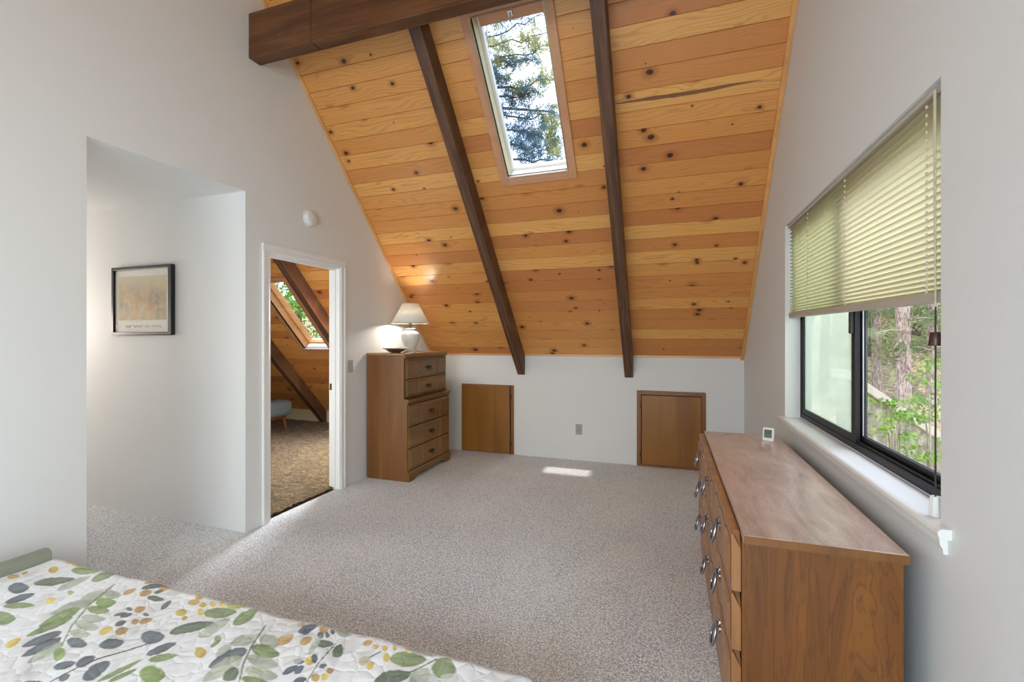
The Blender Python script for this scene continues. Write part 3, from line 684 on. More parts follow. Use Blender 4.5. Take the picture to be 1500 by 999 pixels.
# silver dish
dsh = thing('silver_dish', 'low round silver dish on the chest beside the lamp', 'dish', (-2.61, 4.005, 1.237))
t = MB(); t.lathe([(.0001, 0), (.05, 0), (.052, .004), (.075, .014), (.104, .034), (.122, .042), (.124, .045), (.120, .046), (.100, .038), (.072, .020), (.045, .012), (.0001, .010)], seg=48); bo = t.build('bowl', M['silver'], dsh, smooth=40)
t = MB(); t.tube([(.1225 * math.cos(2 * math.pi * k / 60), .1225 * math.sin(2 * math.pi * k / 60), .0445 + .0012 * math.cos(k * math.pi)) for k in range(61)], .0035, 6, caps=False); t.build('rim', M['silver'], bo, smooth=60)

# ------------------------------------------------------------------ long dresser under the window
DX, DY, DL = .221, 1.632, 1.668
dr_ = thing('long_dresser', 'long low wooden dresser with ring pulls under the window', 'dresser', (DX, DY, 0))
dd = .652 - DX
t = MB(); t.box(0, 0, .0, dd - .006, .018, .734); t.build('side_panel', M['dresserside'], dr_, bev=.0015)
t = MB(); t.box(0, DL - .018, .0, dd - .006, DL, .734); t.build('side_panel', M['dresserside'], dr_, bev=.0015)
t = MB(); t.box(.002, .0182, .07, dd - .012, DL - .0182, .733); t.build('carcase', M['dark'], dr_)
t = MB(); t.box(-.022, .003, 0, -.0005, DL - .003, .158); t.build('plinth', M['dresserfront'], dr_, bev=.003)
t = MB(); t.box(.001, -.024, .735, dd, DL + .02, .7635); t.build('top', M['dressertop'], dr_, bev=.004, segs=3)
t = MB(); t.box(.002, -.0252, .7365, dd - .002, -.0242, .7615); t.build('edge_band', M['chestside'], dr_)
cols = 3; cwid = (DL - .004) / cols; rows = [(.566, .751), (.376, .559), (.165, .369)]
def ring_pull(parent, yc, zc, xf):
    t = MB(); pl = []
    for k in range(24):
        a = 2 * math.pi * k / 24; r_ = .024 + .005 * math.cos(4 * a); pl.append((yc + r_ * math.cos(a) * .8, zc + .022 + r_ * math.sin(a)))
    t.prism(pl, 'x', xf - .004, xf - .0005)
    t.lathe([(.010, xf - .004), (.011, xf - .010), (.007, xf - .016), (.0001, xf - .018)], (0, yc, zc + .03), 14, axis='x')
    h = t.build('handle', M['pewter'], parent, smooth=40)
    t = MB(); P = []; rr = []
    for k in range(29):
        a = R(90) + 2 * math.pi * k / 28; wv = .034 * (1 + .10 * math.cos(3 * (a - R(90))))
        P.append((xf - .012 - .010 * (1 - math.sin(a)), yc + wv * math.cos(a), zc - .008 + .042 * math.sin(a))); rr.append(.0042 + .0016 * abs(math.cos(2.5 * (a - R(90)))))
    t.tube(P, rr, 8, caps=False); t.build('ring', M['pewter'], h, smooth=60)
for c in range(cols):
    y0, y1 = .002 + c * cwid + .004, .002 + (c + 1) * cwid - .004
    for z0, z1 in rows:
        t = MB(); xb, xf = -.001, -.030
        pa = [(xb, z0), (xb, z1 - .05), (xf + .005, z1), (xf, z1 - .004), (xf, z0 + .006), (xf + .006, z0)]; pb = [pa[0], (xb, z1 - .001)] + pa[2:]
        t.add([(x_, y0, z_) for x_, z_ in pa] + [(x_, y0 + .035, z_) for x_, z_ in pb] + [(x_, y1, z_) for x_, z_ in pb],
              [tuple(range(5, -1, -1)), tuple(range(12, 18))] + [(6 * r_ + i, 6 * r_ + (i + 1) % 6, 6 * r_ + 6 + (i + 1) % 6, 6 * r_ + 6 + i) for r_ in (0, 1) for i in range(6)])
        d = t.build('drawer', M['dresserfront'], dr_, bev=.002)
        w_ = y1 - y0; a, b_ = y0 + w_ * .32, y0 + w_ * .68
        for p, q in ((y0 + .02, a - .008), (a + .008, b_ - .008), (b_ + .008, y1 - .02)):
            t = MB(); g = .012; za, zb_ = z0 + .022, z1 - .026; X = xf - .0005; X3 = xf - .008
            arch = lambda u: .014 * math.sin(math.pi * u)
            n_ = 8; outer, inner = [], []
            for k in range(n_ + 1): u = k / n_; outer.append((p + (q - p) * u, zb_ - .014 + arch(u)))
            outer = [(p, za), ] + outer + [(q, za)]
            cx_, cz_ = (p + q) / 2, (za + zb_) / 2
            inner = [(cx_ + (a_ - cx_) * (1 - 2 * g / (q - p)), cz_ + (z_ - cz_) * (1 - 2 * g / (zb_ - za))) for a_, z_ in outer]
            N = len(outer)
            t.add([(X, *p_) for p_ in outer] + [(X3, *p_) for p_ in inner], [tuple(range(N)), tuple(range(2 * N - 1, N - 1, -1))] + [(i, N + i, N + (i + 1) % N, (i + 1) % N) for i in range(N)])
            t.build('raised_panel', M['dresserfront'], d)
            t = MB(); t.add([(xf - .0003, p_[0] + (2 * (p_[0] > cx_) - 1) * .004, p_[1] + (2 * (p_[1] > cz_) - 1) * .004) for p_ in outer], [tuple(range(N))]); t.build('groove_shade', M['dark'], d, solid=False)  # flat dark sheet round the panel; groove shade painted, nothing recessed
        ring_pull(d, (y0 + y1) / 2, (z0 + z1) / 2 - .002, xf - .008)

# little digital thermometer
th = thing('thermometer', 'small white digital thermometer on the far end of the long dresser', 'thermometer', (.565, 3.12, .7638), rz=R(-24))
t = MB(); t.hexa([(-.03, -.010, 0), (.03, -.010, 0), (.03, .024, 0), (-.03, .024, 0), (-.03, .004, .078), (.03, .004, .078), (.03, .018, .078), (-.03, .018, .078)]); bdy = t.build('case', M['whitepl'], th, bev=.004, segs=3)
def TP(x, z, d): k = z / .078; return (x, -.010 + .014 * k - d, z)
t = MB(); t.hexa([TP(-.021, .02, -.002), TP(.021, .02, -.002), TP(.021, .068, -.002), TP(-.021, .068, -.002), TP(-.021, .02, .0006), TP(.021, .02, .0006), TP(.021, .068, .0006), TP(-.021, .068, .0006)]); sc_ = t.build('screen', M['lcd'], th)
t = MB()
for bx in (-.016, .002):
    for (a, b_, c_, d_) in ((0, .046, .012, .0485), (0, .060, .012, .0625), (.0, .046, .0022, .0625), (.0098, .046, .012, .0625), (0, .053, .012, .0552)):
        t.hexa([TP(bx + a, b_, .0006), TP(bx + c_, b_, .0006), TP(bx + c_, d_, .0006), TP(bx + a, d_, .0006), TP(bx + a, b_, .0010), TP(bx + c_, b_, .0010), TP(bx + c_, d_, .0010), TP(bx + a, d_, .0010)])
t.build('digits', M['lcdink'], sc_)

# ------------------------------------------------------------------ bed
BX0, BX1, QY0, QY1, QZ = -2.60, -.37, -.28, 1.315, .40
bed = thing('bed', 'low bed with a sage green rail headboard by the left wall', 'bed', (-1.5, .5, 0))
def L(x, y, z): return (x + 1.5, y - .5, z)
t = MB(); t.prism([(1.12 - 1.5 - .0 - 2.25, 0)] * 0 or [(-2.672, .395), (-2.672, .418), (-2.664, .436), (-2.65, .444), (-2.622, .444), (-2.608, .436), (-2.603, .424), (-2.603, .395)], 'y', -.30, 1.275)
t.v = [L(*p) for p in t.v]; hb = t.build('headboard', M['headboard'], bed, smooth=50)
t = MB(); t.box(-2.655, -.28, .06, -2.620, 1.262, .394); t.v = [L(*p) for p in t.v]; t.build('headboard_panel', M['headboard'], hb, bev=.003)
t = MB(); t.box(-2.590, -.22, .12, -.45, 1.235, .378); t.v = [L(*p) for p in t.v]; t.build('mattress', M['mattress'], bed, bev=.02)
for x, y in ((-2.64, -.22), (-2.64, 1.2), (-.47, -.2), (-.47, 1.2)):
    t = MB(); t.box(x - .02, y - .02, 0, x + .02, y + .02, .119 if x > -1 else .39); t.v = [L(*p) for p in t.v]; t.build('leg', M['headboard'], bed)

# quilt: a dense cloth with the leaf print in a colour layer
F, CX, CYH, YAW, HC = 673.0, 750.0, 495.0, R(18.87), 1.385
def onplane(px, py, z=QZ):
    u, v = (px - CX) / F, (CYH - py) / F; k = (z - HC) / v
    return np.array([(u * math.cos(YAW) - math.sin(YAW)) * k, (u * math.sin(YAW) + math.cos(YAW)) * k])
rx = .055
def edge(a, lim, rr):      # arc-length -> (offset, drop) rounding over an edge at lim
    if a < lim - rr: return a, 0.0
    q = a - (lim - rr); arc = rr * math.pi / 2
    if q < arc: return lim - rr + rr * math.sin(q / rr), rr * (1 - math.cos(q / rr))
    return lim + .05 * (q - arc), rr + (q - arc)
xa = np.concatenate([np.arange(BX0 + .002, BX1, .0032), np.arange(BX1, BX1 + .34, .012)])
ya = np.concatenate([np.arange(QY0 - .28, .60, .03), np.arange(.60, QY1 + .04, .0030), np.arange(QY1 + .04, QY1 + .34, .012)])
XX, YY = np.meshgrid(xa, ya)
# print layer in arc-length coordinates (flat top = world xy)
base = np.array(lin(228, 232, 235)); col = np.ones((*XX.shape, 3)) * base
def wob(p, q, s=1.0): return np.sin(p * 61 * s + 3 * np.sin(q * 47 * s)) * np.sin(q * 53 * s + 2 * np.sin(p * 39 * s))
pal = {'g': (126, 146, 92), 'd': (92, 108, 84), 's': (86, 98, 106), 'a': (164, 174, 154), 'n': (72, 86, 106), 'b': (132, 158, 84), 'y': (214, 186, 74), 'o': (186, 152, 82), 'w': (206, 208, 208), 'v': (176, 184, 100)}
def stamp(p0, p1, hw, c, alpha=.92):
    ax = p1 - p0; ln = np.hypot(*ax)
    if ln < 1e-4: return
    e1 = ax; e2 = hw
    det = e1[0] * e2[1] - e1[1] * e2[0]
    if abs(det) < 1e-9: return
    m_ = max(np.hypot(*e2), .004) + .01
    x0, x1 = min(p0[0], p1[0]) - m_, max(p0[0], p1[0]) + m_; y0, y1 = min(p0[1], p1[1]) - m_, max(p0[1], p1[1]) + m_
    i0, i1 = np.searchsorted(xa, [x0, x1]); j0, j1 = np.searchsorted(ya, [y0, y1])
    if i1 <= i0 or j1 <= j0: return
    X, Y = XX[j0:j1, i0:i1] - p0[0], YY[j0:j1, i0:i1] - p0[1]
    s_ = (X * e2[1] - Y * e2[0]) / det; t_ = (-X * e1[1] + Y * e1[0]) / det
    sc = np.clip(s_, 0, 1); wd = np.sin(np.pi * sc ** .85) ** .62 + 1e-3
    edge_ = np.abs(t_) / wd + .10 * wob(X + p0[0], Y + p0[1], 1.6)
    msk = np.clip((1.04 - edge_) / .16, 0, 1) * (s_ > 0) * (s_ < 1)
    c_ = np.array(lin(*pal[c])); var = wob(X * .6 + p0[0], Y * .6 + p0[1], .8)[..., None]
    cc = c_ * (1 + .28 * var) + .10 * np.clip(.6 - np.abs(edge_), 0, 1)[..., None] * (1 - c_)
    vein = np.exp(-(t_ / .07) ** 2)[..., None] * (c not in 'yow')
    cc = cc * (1 - .22 * vein)
    a_ = (msk * alpha)[..., None]; col[j0:j1, i0:i1] = col[j0:j1, i0:i1] * (1 - a_) + np.clip(cc, 0, 1) * a_
def put(z, items):
    ox, oy, k = z
    for it in items:
        x0, y0, x1, y1, h, c = it[:6]
        q = lambda x, y: onplane(ox + x * k, oy + y * k)
        dx, dy = x1 - x0, y1 - y0; l_ = math.hypot(dx, dy); h *= 1.22; nx_, ny_ = -dy / l_ * h, dx / l_ * h
        cxm, cym = (x0 + x1) / 2, (y0 + y1) / 2
        stamp(q(x0, y0), q(x1, y1), q(cxm + nx_, cym + ny_) - q(cxm, cym), c, .55 if c == 'w' else (.8 if c == 'a' else .92))
def stem(z, pts, c='g', h=4):
    out = []
    for (a, b_), (c2, d2) in zip(pts[:-1], pts[1:]):
        for k in range(3): out.append((a + (c2 - a) * (k / 3 - .1), b_ + (d2 - b_) * (k / 3 - .1), a + (c2 - a) * ((k + 1) / 3 + .1), b_ + (d2 - b_) * ((k + 1) / 3 + .1), h, c))
    put(z, out)
Z1, Z2, Z3 = (0, 790, .2092), (230, 820, .18), (480, 880, .2067)
for k in range(150):       # pale background leaves
    p = np.array([NR.uniform(BX0, BX1 + .2), NR.uniform(.55, QY1 + .2)]); a = NR.uniform(0, 6.28); l_ = NR.uniform(.06, .13)
    d_ = np.array([math.cos(a), math.sin(a)]); stamp(p, p + d_ * l_, np.array([-d_[1], d_[0]]) * l_ * .3, 'w', .5)
put(Z1, [(235, 322, 525, 270, 22, 'd'), (400, 352, 640, 255, 20, 'a'), (500, 215, 700, 215, 24, 'g'), (640, 295, 820, 220, 24, 'g'), (560, 165, 760, 190, 14, 'v'), (55, 350, 205, 345, 36, 's'),
    (35, 455, 245, 385, 18, 's'), (20, 480, 245, 455, 16, 'g'), (-70, 560, 110, 550, 38, 'g'), (340, 230, 410, 205, 22, 'y'), (460, 165, 540, 140, 14, 'y'), (320, 435, 395, 410, 15, 'y'),
    (50, 265, 140, 255, 14, 'o'), (150, 240, 200, 228, 10, 'o'), (120, 200, 150, 185, 8, 'y'), (35, 755, 150, 690, 22, 'y'), (500, 170, 640, 180, 11, 'y'), (470, 370, 520, 375, 14, 'v'),
    (730, 375, 560, 430, 26, 'a'), (640, 432, 355, 522, 28, 'a'), (560, 480, 270, 610, 26, 'g'), (510, 535, 180, 680, 22, 'g'), (430, 640, 150, 755, 24, 's'), (430, 680, 150, 820, 24, 's'), (440, 710, 190, 860, 24, 'a'),
    (730, 385, 850, 390, 26, 'a'), (670, 440, 815, 440, 30, 'b'), (610, 480, 770, 500, 24, 'g'), (570, 540, 740, 560, 26, 'a'), (525, 575, 695, 625, 32, 'a'), (490, 640, 640, 670, 26, 'a'), (470, 700, 610, 745, 34, 's'), (435, 750, 395, 845, 36, 'b'),
    (795, 540, 890, 515, 10, 'd'), (840, 550, 930, 520, 11, 's'), (880, 490, 930, 495, 11, 's'), (805, 610, 885, 575, 15, 's'), (1000, 520, 1045, 520, 9, 's'), (940, 505, 1020, 475, 18, 'o'), (920, 585, 975, 560, 15, 'o'), (975, 580, 1070, 545, 15, 'o'), (695, 670, 790, 620, 20, 'y'), (805, 665, 900, 625, 22, 'o'),
    (990, 355, 1190, 305, 15, 's'), (860, 385, 955, 355, 15, 'o'), (975, 395, 1065, 370, 17, 'o'), (1010, 320, 1100, 290, 9, 'o'), (1115, 350, 1190, 330, 15, 'o'), (1030, 410, 1150, 415, 15, 'd'), (1125, 480, 1200, 420, 13, 'd'), (1080, 380, 1150, 355, 9, 'd'),
    (985, 680, 1155, 680, 44, 's'), (1025, 812, 1235, 730, 24, 's'), (695, 755, 870, 715, 30, 's'), (1040, 850, 1240, 815, 22, 'g'), (975, 950, 1160, 950, 56, 'b'), (375, 895, 530, 870, 26, 's'), (530, 895, 665, 830, 28, 's'), (580, 990, 770, 860, 36, 's'), (680, 1000, 1000, 840, 15, 'g'), (760, 1000, 960, 910, 15, 'g'), (410, 990, 490, 960, 20, 's'), (160, 995, 300, 995, 12, 'n')])
stem(Z1, [(790, 325), (620, 460), (500, 600), (430, 740)], 'g', 5); stem(Z1, [(1030, 730), (930, 762), (700, 840), (540, 910), (350, 1000)], 's', 4)
put(Z2, [(100, 600, 460, 505, 34, 'd'), (380, 435, 650, 420, 38, 'g'), (340, 630, 600, 470, 36, 'a'), (620, 530, 815, 410, 40, 'g'), (560, 360, 720, 375, 26, 'v'), (150, 430, 245, 420, 28, 'y'), (330, 430, 385, 415, 24, 'y'), (200, 485, 250, 465, 16, 'y'), (310, 310, 380, 300, 18, 'y'), (250, 350, 350, 340, 20, 'o'), (345, 370, 405, 360, 18, 'y'), (430, 360, 480, 360, 18, 'y'), (510, 355, 560, 355, 24, 'y'), (305, 760, 405, 750, 38, 'y'),
    (465, 650, 525, 640, 24, 'g'), (430, 715, 520, 660, 14, 'g'), (800, 640, 590, 700, 36, 'a'), (600, 710, 480, 810, 38, 'a'), (730, 740, 420, 880, 46, 's'), (690, 800, 370, 990, 52, 'a'), (660, 900, 540, 990, 40, 'd'), (830, 650, 1010, 670, 48, 'a'), (770, 720, 1000, 765, 44, 'g'), (735, 800, 990, 850, 46, 'a'), (720, 900, 985, 940, 48, 'a'), (690, 970, 900, 985, 28, 'g'),
    (980, 670, 1115, 610, 36, 'o'), (1165, 690, 1260, 640, 30, 'o'), (1140, 525, 1215, 520, 18, 'o'), (1320, 580, 1400, 570, 28, 'o'), (1215, 850, 1270, 800, 32, 'y'), (1255, 970, 1325, 945, 28, 'o'), (1340, 970, 1395, 930, 24, 'y'), (1380, 910, 1440, 890, 22, 'o'),
    (1150, 590, 1310, 530, 30, 'n'), (1180, 610, 1250, 570, 20, 'n'), (1310, 635, 1355, 605, 24, 'n'), (1368, 620, 1404, 615, 22, 'n'), (1410, 590, 1450, 590, 20, 'n'), (1110, 825, 1200, 830, 20, 'n'), (1255, 810, 1310, 805, 34, 'n'), (1020, 920, 1150, 860, 22, 'n'), (1120, 920, 1195, 865, 22, 'n'), (1320, 880, 1380, 855, 16, 'n'), (1110, 985, 1220, 970, 20, 'n'), (1285, 690, 1440, 690, 26, 'd'), (1435, 790, 1500, 690, 26, 'd'), (1230, 780, 1340, 620, 20, 'a'), (960, 560, 1180, 520, 62, 'w'), (990, 780, 1220, 760, 76, 'w')])
stem(Z2, [(880, 540), (770, 710), (700, 860), (670, 995)], 'd', 6); stem(Z2, [(1450, 690), (1310, 850), (1220, 990)], 'n', 4)
put(Z3, [(60, 400, 95, 310, 30, 'd'), (60, 215, 170, 245, 26, 'a'), (250, 315, 320, 300, 20, 'o'), (310, 340, 365, 330, 16, 'o'), (220, 440, 300, 410, 26, 'y'), (385, 350, 425, 345, 18, 'y'), (460, 340, 490, 340, 16, 'y'), (395, 410, 445, 410, 24, 'y'), (280, 480, 325, 440, 20, 'y'), (540, 345, 580, 345, 16, 'y'), (440, 415, 700, 405, 44, 'g'), (560, 335, 770, 380, 20, 'a'), (790, 540, 855, 395, 72, 'g'), (330, 585, 590, 505, 46, 'd'), (590, 600, 715, 470, 54, 'a'), (200, 440, 330, 330, 54, 'w'), (780, 570, 930, 540, 44, 'w'), (1160, 490, 1280, 540, 44, 'w')])
stem(Z3, [(480, 540), (600, 490), (760, 410)], 'd', 4); stem(Z3, [(300, 405), (380, 365)], 's', 4)
H = .0035 * np.sin(XX * 9 + 1.3 * np.sin(YY * 7)) * np.sin(YY * 11 + XX * 3) + .0025 * np.sin(XX * 23 + YY * 17)
pts_ = []
ex = [edge(a, BX1, rx) for a in xa]; ey = [edge(b_, QY1, rx) for b_ in ya]; el = [edge(-b_, -QY0, rx) for b_ in ya]
eh = [edge(-a, -BX0 + .0, .03) for a in xa]
for j in range(len(ya)):
    y, dy = (ey[j] if ya[j] > .5 else (-el[j][0], el[j][1]))
    for i in range(len(xa)):
        x, dx = ex[i]
        z = QZ + H[j, i] - max(0, math.hypot(dx, dy)); wv = 0
        if dy > rx: wv = .012 * math.sin(xa[i] * 13) * (dy - rx) / .2
        pts_.append((x, y + wv, max(z, .03)))
nx = len(xa); idx = np.arange(len(ya) * nx).reshape(len(ya), nx)
fq = np.stack([idx[:-1, :-1], idx[:-1, 1:], idx[1:, 1:], idx[1:, :-1]], -1).reshape(-1, 4)
me = bpy.data.meshes.new('quilt'); me.from_pydata(pts_, [], fq.tolist())
at = me.color_attributes.new('print', 'FLOAT_COLOR', 'POINT'); c4 = np.ones((*XX.shape, 4)); c4[..., :3] = np.clip(col, 0, 1); at.data.foreach_set('color', c4.reshape(-1).astype(np.float32))
me.polygons.foreach_set('use_smooth', [True] * len(me.polygons))
m = NT('leaf_print_quilt'); o_ = m.obj(); pr = m.n('Attribute', attribute_name='print').outputs['Color']
vo = m.n('TexVoronoi', {'Vector': m.vmath('ADD', o_, m.vmath('MULTIPLY', m.n('TexNoise', {'Vector': o_, 'Scale': 12}).outputs['Color'], (.05, .05, 0))), 'Scale': 21}, feature='DISTANCE_TO_EDGE')
hq = m.math('ADD', m.math('POWER', m.math('MINIMUM', m.math('MULTIPLY', vo.outputs[0], 3), 1), .5), m.math('MULTIPLY', m.noise(o_, 60, 3), .35))
m.pbr(pr, .9, m.bump(hq, .26, .010), Sheen_Weight=.1); me.materials.append(m.mat)
qo = bpy.data.objects.new('quilt', me); C.objects.link(qo); tag(qo, 'white quilt printed with green leaves and yellow flowers on the bed', 'quilt')

# ------------------------------------------------------------------ stool in the next room
st = thing('upholstered_stool', 'blue grey upholstered stool with wooden legs seen through the doorway', 'stool', (-5.55, 5.05, .03))
t = MB()
def rr_ring(hx, hy, z, r_, n=6):
    out = []
    for cx_, cy_, a0 in ((hx - r_, hy - r_, 0), (-hx + r_, hy - r_, 90), (-hx + r_, -hy + r_, 180), (hx - r_, -hy + r_, 270)):
        for k in range(n + 1): a = R(a0 + 90 * k / n); out.append((cx_ + r_ * math.cos(a), cy_ + r_ * math.sin(a), z))
    return out
rings = [rr_ring(.30, .26, .235, .05), rr_ring(.33, .29, .26, .06), rr_ring(.335, .295, .32, .06), rr_ring(.33, .29, .335, .06), rr_ring(.34, .30, .36, .07), rr_ring(.335, .295, .42, .07), rr_ring(.30, .26, .452, .07), rr_ring(.2, .16, .465, .06)]
nr = len(rings[0]); t.v = [p for r_ in rings for p in r_]
for i in range(len(rings) - 1):
    for k in range(nr): a, b_ = i * nr + k, i * nr + (k + 1) % nr; t.f.append((a, b_, b_ + nr, a + nr)); t.m.append(0)
t.f += [tuple(range(nr - 1, -1, -1)), tuple(range((len(rings) - 1) * nr, len(rings) * nr))]; t.m += [0, 0]
t.build('seat_cushion', M['stool'], st, smooth=50)
t = MB(); t.box(-.27, -.23, .19, .27, .23, .234); t.build('seat_frame', M['stoolwood'], st, bev=.004)
for sx in (-1, 1):
    for sy in (-1, 1):
        t = MB(); t.tube([(sx * .24, sy * .2, .2), (sx * .265, sy * .225, 0)], [.024, .015], 12); t.build('leg', M['stoolwood'], st, smooth=40)

# ------------------------------------------------------------------ outdoors
def at(px, py, dep):
    u, v = (px - CX) / F, (CYH - py) / F
    return Vector(((u * math.cos(YAW) - math.sin(YAW)) * dep, (u * math.sin(YAW) + math.cos(YAW)) * dep, HC + v * dep))
def leaf_mesh(name, mat, centers, n, spread, size, parent=None, slim=.5, up=0.0):
    """n small pointed leaves round each centre"""
    c = np.repeat(np.array(centers, float), n, 0); N = len(c)
    d = NR.normal(size=(N, 3)); d /= np.linalg.norm(d, axis=1)[:, None]
    p = c + d * (NR.random((N, 1)) ** .5) * np.array(spread)
    a = NR.normal(size=(N, 3)); a[:, 2] += up; a /= np.linalg.norm(a, axis=1)[:, None]
    b = np.cross(a, NR.normal(size=(N, 3))); b /= np.linalg.norm(b, axis=1)[:, None]
    s = size * NR.uniform(.6, 1.3, (N, 1))
    q = np.stack([p - a * s * .5, p + b * s * slim * .5, p + a * s * .5, p - b * s * slim * .5], 1).reshape(-1, 3)
    me = bpy.data.meshes.new(name); me.from_pydata(q.tolist(), [], np.arange(4 * N).reshape(-1, 4).tolist()); me.materials.append(mat)
    o = bpy.data.objects.new(name, me); C.objects.link(o)
    if parent: o.parent = parent
    return o
g = MB()
def gz(x, y):
    dd_ = max(0, y - 8.0) * .35 + max(0, x - 4) * .10
    return -2.7 + min(dd_, 7.0) + .12 * math.sin(x * 1.3) * math.sin(y * 1.1)
grid(g, list(np.arange(-28, 34, 1.0)), list(np.arange(-14, 44, 1.0)), gz); struct(g, 'ground_outside', M['soil'], solid=False)

# tall pine outside the skylight
B8 = 8.0
tp = at(628, 300, 8.6)
pine = thing('pine_tree', 'large pine whose drooping boughs fill the tall skylight', 'tree', (tp.x, tp.y, gz(tp.x, tp.y)))
def PL(v): return Vector(v) - pine.location
t = MB(); t.tube([(0, 0, -.2), (.02, .03, 4), (.0, .05, 8), (.05, 0, 13)], [.28, .22, .16, .05], 14); t.build('trunk', M['bark2'], pine, smooth=60)
bands = [([(690, 62), (745, 44), (795, 22)], 11, 40, 0), ([(700, 72), (750, 61), (806, 46)], 9, 60, 1), ([(700, 88), (757, 82), (806, 64)], 10, 95, 1), ([(700, 98), (740, 93), (782, 86)], 7, 60, 0), ([(712, 110), (730, 113), (747, 119)], 8, 45, 0),
         ([(748, 132), (786, 119), (812, 112)], 9, 60, 1), ([(738, 141), (762, 140), (784, 131)], 10, 75, 0), ([(735, 167), (778, 174), (806, 166)], 13, 65, 0), ([(742, 188), (775, 196), (806, 202)], 12, 75, 0), ([(750, 208), (775, 220), (800, 214)], 9, 60, 0),
         ([(806, 158), (809, 190), (806, 216), (826, 236)], 12, 110, 1), ([(760, 232), (800, 236), (826, 246)], 6, 30, 0), ([(690, 40), (730, 20), (770, 5)], 9, 60, 0), ([(720, 150), (735, 160), (745, 175)], 5, 14, 0)]
for k in range(12):        # boughs on the far side of the trunk
    px, py = NR.uniform(400, 560), NR.uniform(-40, 240)
    bands.append(([(px - 60, py + NR.uniform(-6, 12)), (px, py), (px + 60, py + NR.uniform(-12, 6))], 11, 60, k % 3 == 0))
cen = {0: [], 1: []}
for poly, th_, n_, ki in bands:
    P3 = [at(x, y, B8 + NR.uniform(-.4, .4)) for x, y in poly]
    st_ = Vector((tp.x, tp.y, P3[0].z + .25))
    pp = [P3[0].lerp(P3[1], q / 4) for q in range(4)] + [P3[-2].lerp(P3[-1], q / 4) for q in range(5)]
    pp = [PL(p + Vector((0, 0, NR.normal(0, .035)))) for p in pp]
    t = MB(); t.tube([PL(st_)] + pp, [.04] + [.017 - .0014 * q for q in range(9)], 7); t.build('bough', M['bark2'], pine, smooth=60)
    for k in range(int(n_ * .85)):
        f_ = NR.random() * (len(P3) - 1); i = int(f_); p = P3[i].lerp(P3[i + 1], f_ - i)
        r_ = th_ / F * B8
        cen[ki].append(PL(p + Vector((NR.normal(0, .6) * r_, NR.normal(0, 1.3) * r_, NR.normal(0, .5) * r_))))
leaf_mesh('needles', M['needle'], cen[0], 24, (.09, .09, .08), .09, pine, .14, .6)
leaf_mesh('sun_painted_needles', M['needle2'], cen[1], 24, (.09, .09, .08), .09, pine, .14, .6)  # sunlit look comes from the material colour
uppers = [(NR.normal(0, 1.1) * (1 - h / 14), NR.normal(0, 1.1) * (1 - h / 14) + .4, h) for h in NR.uniform(9.5, 13, 120)]
leaf_mesh('crown', M['needle'], uppers, 16, (.3, .3, .2), .16, pine, .14, .5)

# leafy tree outside the next room's skylight
lt = at(432, 470, 13)
tr = thing('leafy_tree', 'bright green leafy tree seen through the small skylight beyond the doorway', 'tree', (lt.x, lt.y, gz(lt.x, lt.y)))
t = MB(); zt_ = HC + .9 - tr.location.z; t.tube([(0, 0, -.2), (.1, 0, zt_ * .6), (.05, .1, zt_ + 2)], [.16, .12, .04], 10); t.build('trunk', M['bark2'], tr, smooth=60)
leaf_mesh('crown', M['leaf'], [(NR.normal(0, 1.1), NR.normal(0, .9), zt_ + NR.normal(.2, 1.3)) for _ in range(260)], 26, (.35, .35, .3), .13, tr, .55)

# slope-topped board wall below the right window
wl = thing('board_wall', 'pale sloping topped board wall outside the right window', 'wall', (0, 0, 0))
A, B_ = at(1262, 566, 6.0), at(1382, 645, 6.6)
d_ = (B_ - A); d_.z = 0; d_.normalize(); A2 = A - d_ * .3; A2.z = A.z + .1; B2 = B_ + d_ * 1.0; B2.z = B_.z - .55
nrm = Vector((-d_.y, d_.x, 0)) * .12
t = MB(); zf = -2.75
t.hexa([(A2.x, A2.y, zf), (B2.x, B2.y, zf), (B2.x + nrm.x, B2.y + nrm.y, zf), (A2.x + nrm.x, A2.y + nrm.y, zf), tuple(A2), tuple(B2), tuple(B2 + nrm), tuple(A2 + nrm)]); t.build('boards', M['conc'], wl)
t = MB(); n2 = nrm * 1.6; o2 = -nrm * .3; u_ = Vector((0, 0, .13))
t.hexa([tuple(A2 + o2), tuple(B2 + o2), tuple(B2 + n2), tuple(A2 + n2), tuple(A2 + o2 + u_), tuple(B2 + o2 + u_), tuple(B2 + n2 + u_), tuple(A2 + n2 + u_)]); t.build('cap', M['cap'], wl, bev=.01)

